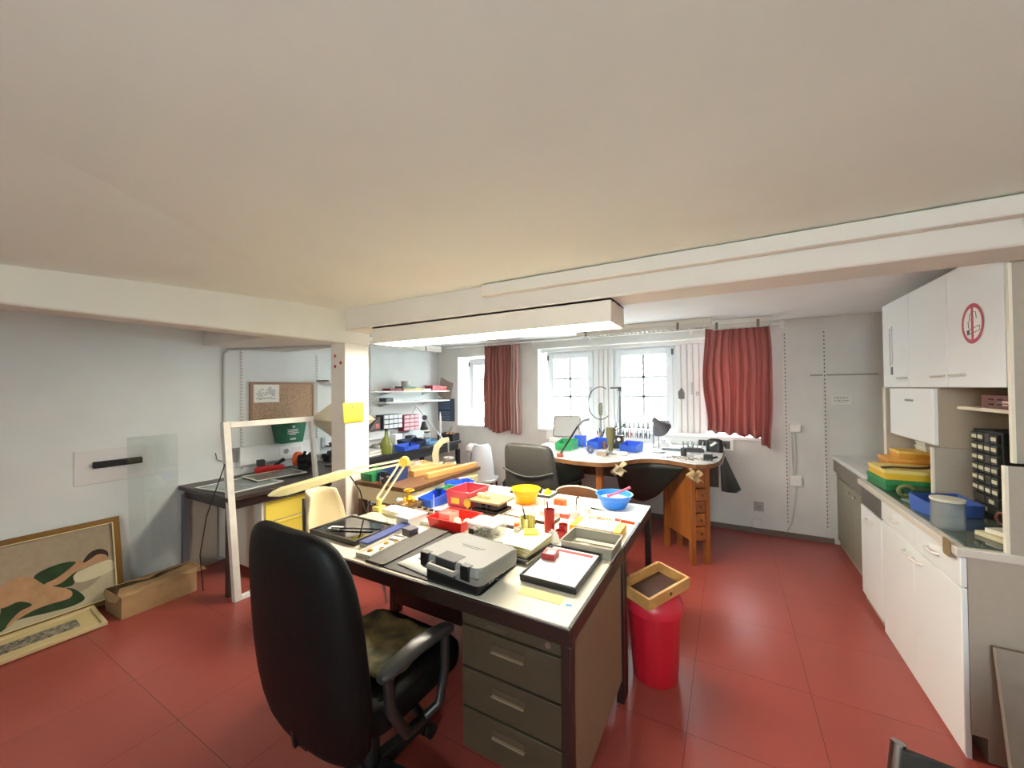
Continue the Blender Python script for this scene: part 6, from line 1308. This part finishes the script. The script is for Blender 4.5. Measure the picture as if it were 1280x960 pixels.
# boxes stacked on the worktop under the small cabinet
def carton(x, y, z, w, d, h, c1, c2, lab, rz=0, nm='flat_box'):
    T_ = thing(nm, lab, 'box', (x, y, z), rz, 'coloured boxes stacked on the worktop'); MB().box(-w / 2, w / 2, -d / 2, d / 2, 0, h * .62).build('base', c1, T_, bevel=.002); MB().box(-w / 2 - .003, w / 2 + .003, -d / 2 - .003, d / 2 + .003, h * .62, h).build('lid', c2, T_, bevel=.002)
CBX_ = 1.12
carton(1.025, 3.375, ZW, .38, .30, .065, mat('2a7d46', .5), mat('2f8a50', .5), 'green box at the bottom of the nearest stack on the worktop', .05)
carton(1.03, 3.38, ZW + .066, .38, .28, .06, mat('e2b72e', .5), mat('e8d37c', .5), 'yellow box lying on the green box with a brown strap on it', .03)
carton(1.12, 3.632, ZW, .36, .19, .05, mat('c9bfa6', .5), mat('d8cfb4', .5), 'pale box at the bottom of the far stack on the worktop', 0)
carton(1.12, 3.632, ZW + .051, .35, .185, .05, mat('c03c5c', .5), mat('d05a78', .5), 'pink red box in the far stack on the worktop', 0)
carton(1.14, 3.632, ZW + .102, .40, .19, .055, mat('d18a2c', .5), mat('dca048', .5), 'orange box above the pink box in the far stack', 0)
carton(1.17, 3.63, ZW + .158, .34, .18, .05, mat('d9962f', .5), mat('ecc466', .5), 'amber box on top of the orange box in the far stack', 0)
carton(1.24, 3.63, ZW + .209, .22, .17, .03, mat('e4dfd2', .5), mat('f2efe6', .5), 'small white box near the top of the far stack', 0)
carton(1.22, 3.63, ZW + .240, .18, .15, .03, mat('dcdcd8', .5), mat('eceae4', .5), 'topmost thin white box of the far stack', 0)
t = thing('leather_strap', 'dark brown strap lying over the yellow box', 'strap', (1.03, 3.38, ZW + .128), 0); MB().hull([[(-.19 + .38 * k / 10, -.10 + .16 * k / 10 + .02 * math.sin(k) + o_, .002 + z) for o_, z in ((-.018, 0), (.018, 0), (.018, .006), (-.018, .006))] for k in range(11)]).build('strap', mat('5c3a2a', .5), t); MB().tube([(.10 + .03 * math.cos(a), .03 + .03 * math.sin(a), .014) for a in [2 * PI * q / 14 for q in range(14)]], .005, n=6, closed=True).build('buckle', mat('6b4a36', .4), t)
t = thing('tape_dispenser', 'dark green cutting mat block with tape ring in front of the yellow box', 'block', (1.04, 3.12, ZW), .1); MB().box(-.13, .13, -.045, .045, 0, .05).build('block', mat('20483a', .5), t, bevel=.003); MB().tube([(-.15 + .035 * math.cos(a), -.03, .036 + .03 * math.sin(a)) for a in [2 * PI * q / 18 for q in range(18)]], .010, n=8, closed=True).build('tape_ring', mat('7a7f4c', .4), t)
t = thing('glass_plate', 'small green edged glass plate lying on the dark glass sheet', 'plate', (.98, 2.985, ZW + .0), .25); MB().prism(rr(.24, .12, .01), 0, .006).build('plate', mat('8fa8a4', .1, alpha=.7), t)
_b = atZ(1182, 642, ZW); stackbin(_b.x, _b.y, .21, .13, .085, mat('4464b0', .4), 'blue stacking bin on the dark glass sheet beside the glass canister', math.radians(20), ZW, 'blue bin on the worktop')
t = thing('glass_canister', 'clear glass canister with pale lid in front of the blue bin on the worktop', 'canister', tuple(atZ(1185, 659, ZW))); MB().lathe([(0, 0), (.052, 0), (.055, .01), (.055, .115), (.05, .12), (.046, .12), (.05, .112), (.05, .012), (0, .008)], n=26).build('glass', mat('aab2b0', .1, alpha=.4), t); MB().lathe([(0, .121), (.056, .121), (.058, .126), (.058, .133), (0, .136)], n=26).build('lid', mat('d6d2c0', .4), t)
t = thing('mug', 'dusty pink mug beside the black organiser', 'mug', (1.10, 2.55, ZW)); MB().lathe([(0, 0), (.036, 0), (.04, .01), (.04, .098), (.036, .098), (.035, .01), (0, .008)], n=26).build('cup', mat('b9726a', .4), t); MB().tube([(-.038, 0, .08), (-.058, .01, .078), (-.066, .012, .055), (-.058, .01, .032), (-.038, 0, .026)], .006, n=8).build('handle', mat('b9726a', .4), t)
for k, lab in enumerate(('lower cream book lying at the near end of the dark glass sheet', 'upper white book lying at the near end of the dark glass sheet')):
    T_ = thing('book', lab, 'book', (1.03 + .03 * k, 2.41, ZW + .018 * k), .35 + .1 * k, 'books on the worktop'); MB().box(-.075, .08, -.075, .075, .002, .0155).build('pages', PAPER, T_); MB().box(-.078, .08, -.077, .077, 0, .002).box(-.078, .08, -.077, .077, .0155, .0175).box(-.08, -.078, -.077, .077, 0, .0175).build('cover', (mat('d8cda8', .5), mat('efece0', .5))[k], T_)
o = MB().prism(rr(.07, .06, .01), 0, .004).build('tape_scrap', mat('8a744e', .7), loc=(CX - .0165, 2.31, WTZ - .02), rot=(0, -PI / 2, 0)); tag(o, 'brown tape patch at the near corner of the worktop', 'tape')
o = MB().box(-.17, .17, -.20, .20, 0, .012).build('drain_board', mat('c9cbc8', .3), loc=(1.13, 4.38, WTZ + .0045), bevel=.003); tag(o, 'pale draining board on the sink cabinet', 'board')
t = thing('black_pot', 'dark lidded pot on the sink top beside the far panel', 'pot', (1.20, 4.02, WTZ + .009)); MB().lathe([(0, 0), (.05, 0), (.055, .07), (.055, .10), (0, .10)], n=22).build('pot', mat('8d8f90', .4), t); MB().lathe([(0, .101), (.06, .101), (.06, .116), (.012, .12), (.012, .135), (0, .136)], n=22).build('lid', mat('2d2e2f', .4), t)
# red bin with wooden drawer on top
bx, by = -.355, 2.135
t = thing('waste_bin', 'red ribbed waste bin standing right of the desk', 'bin', (bx, by, 0)); RB = mat('c01c2c', .35); m = MB()
n = 48
def ring(r, z, rib): return [((r + (rib if (k // 2) % 2 else 0)) * math.cos(2 * PI * k / n), (r + (rib if (k // 2) % 2 else 0)) * math.sin(2 * PI * k / n), z) for k in range(n)]
m.hull([ring(.104, 0, 0), ring(.108, .01, .004), ring(.128, .34, .004), ring(.130, .36, 0), ring(.127, .36, 0), ring(.102, .012, 0)], RB)
m.build('body', None, t); 
MB().lathe([(.128, .36), (.142, .355), (.146, .375), (.138, .40), (.120, .435), (.095, .452), (.088, .452), (.11, .43), (.126, .40), (.126, .36)], n=40).build('rim', mat('d32a3c', .35), t)
t = thing('wooden_tray', 'small empty pale wooden drawer resting tilted on top of the red bin', 'drawer', (bx + .008, by - .05, .466), 0, rot=(math.radians(3), math.radians(5), math.radians(-27)))
WT = mat('d0a262', .5, noise=.35, nscale=14, col2='b98748'); m = MB()
w, d, h = .19, .33, .058
MB().box(-w / 2, w / 2, -d / 2, -d / 2 + .014, 0, h).build('front', WT, t, bevel=.002); MB().box(-w / 2, w / 2, d / 2 - .014, d / 2, 0, h).build('rear', WT, t, bevel=.002)
for s in (-1, 1): MB().box(s * w / 2 - (.014 if s > 0 else 0), s * w / 2 + (0 if s > 0 else .014), -d / 2 + .0145, d / 2 - .0145, 0, h).build('side', WT, t, bevel=.002)
MB().box(-w / 2 + .0145, w / 2 - .0145, -d / 2 + .0145, d / 2 - .0145, .002, .006).build('bottom', mat('4a2f24', .6), t); MB().cyl((w / 2, 0, h / 2), (w / 2 + .003, 0, h / 2), .009).build('knob_hole', WOODD, t)
o = MB().lathe([(0, 0), (.05, 0), (.055, .05), (.03, .09), (0, .095)], n=20).build('floor_pot', mat('1f2d6e', .4), loc=(-.70, 2.95, 0)); tag(o, 'dark blue pot on the floor under the rear desk', 'pot')
EXPOSURE = 0.92
scn.view_settings.view_transform = 'Standard'; scn.view_settings.look = 'None'; scn.view_settings.gamma = 1.0; scn.view_settings.exposure = EXPOSURE
scn.view_settings.use_curve_mapping = False
scn.cycles.use_denoising = True
scn.cycles.max_bounces = 10; scn.cycles.diffuse_bounces = 6; scn.cycles.glossy_bounces = 3; scn.cycles.transparent_max_bounces = 12; scn.cycles.transmission_bounces = 4
scn.cycles.sample_clamp_indirect = 8.0
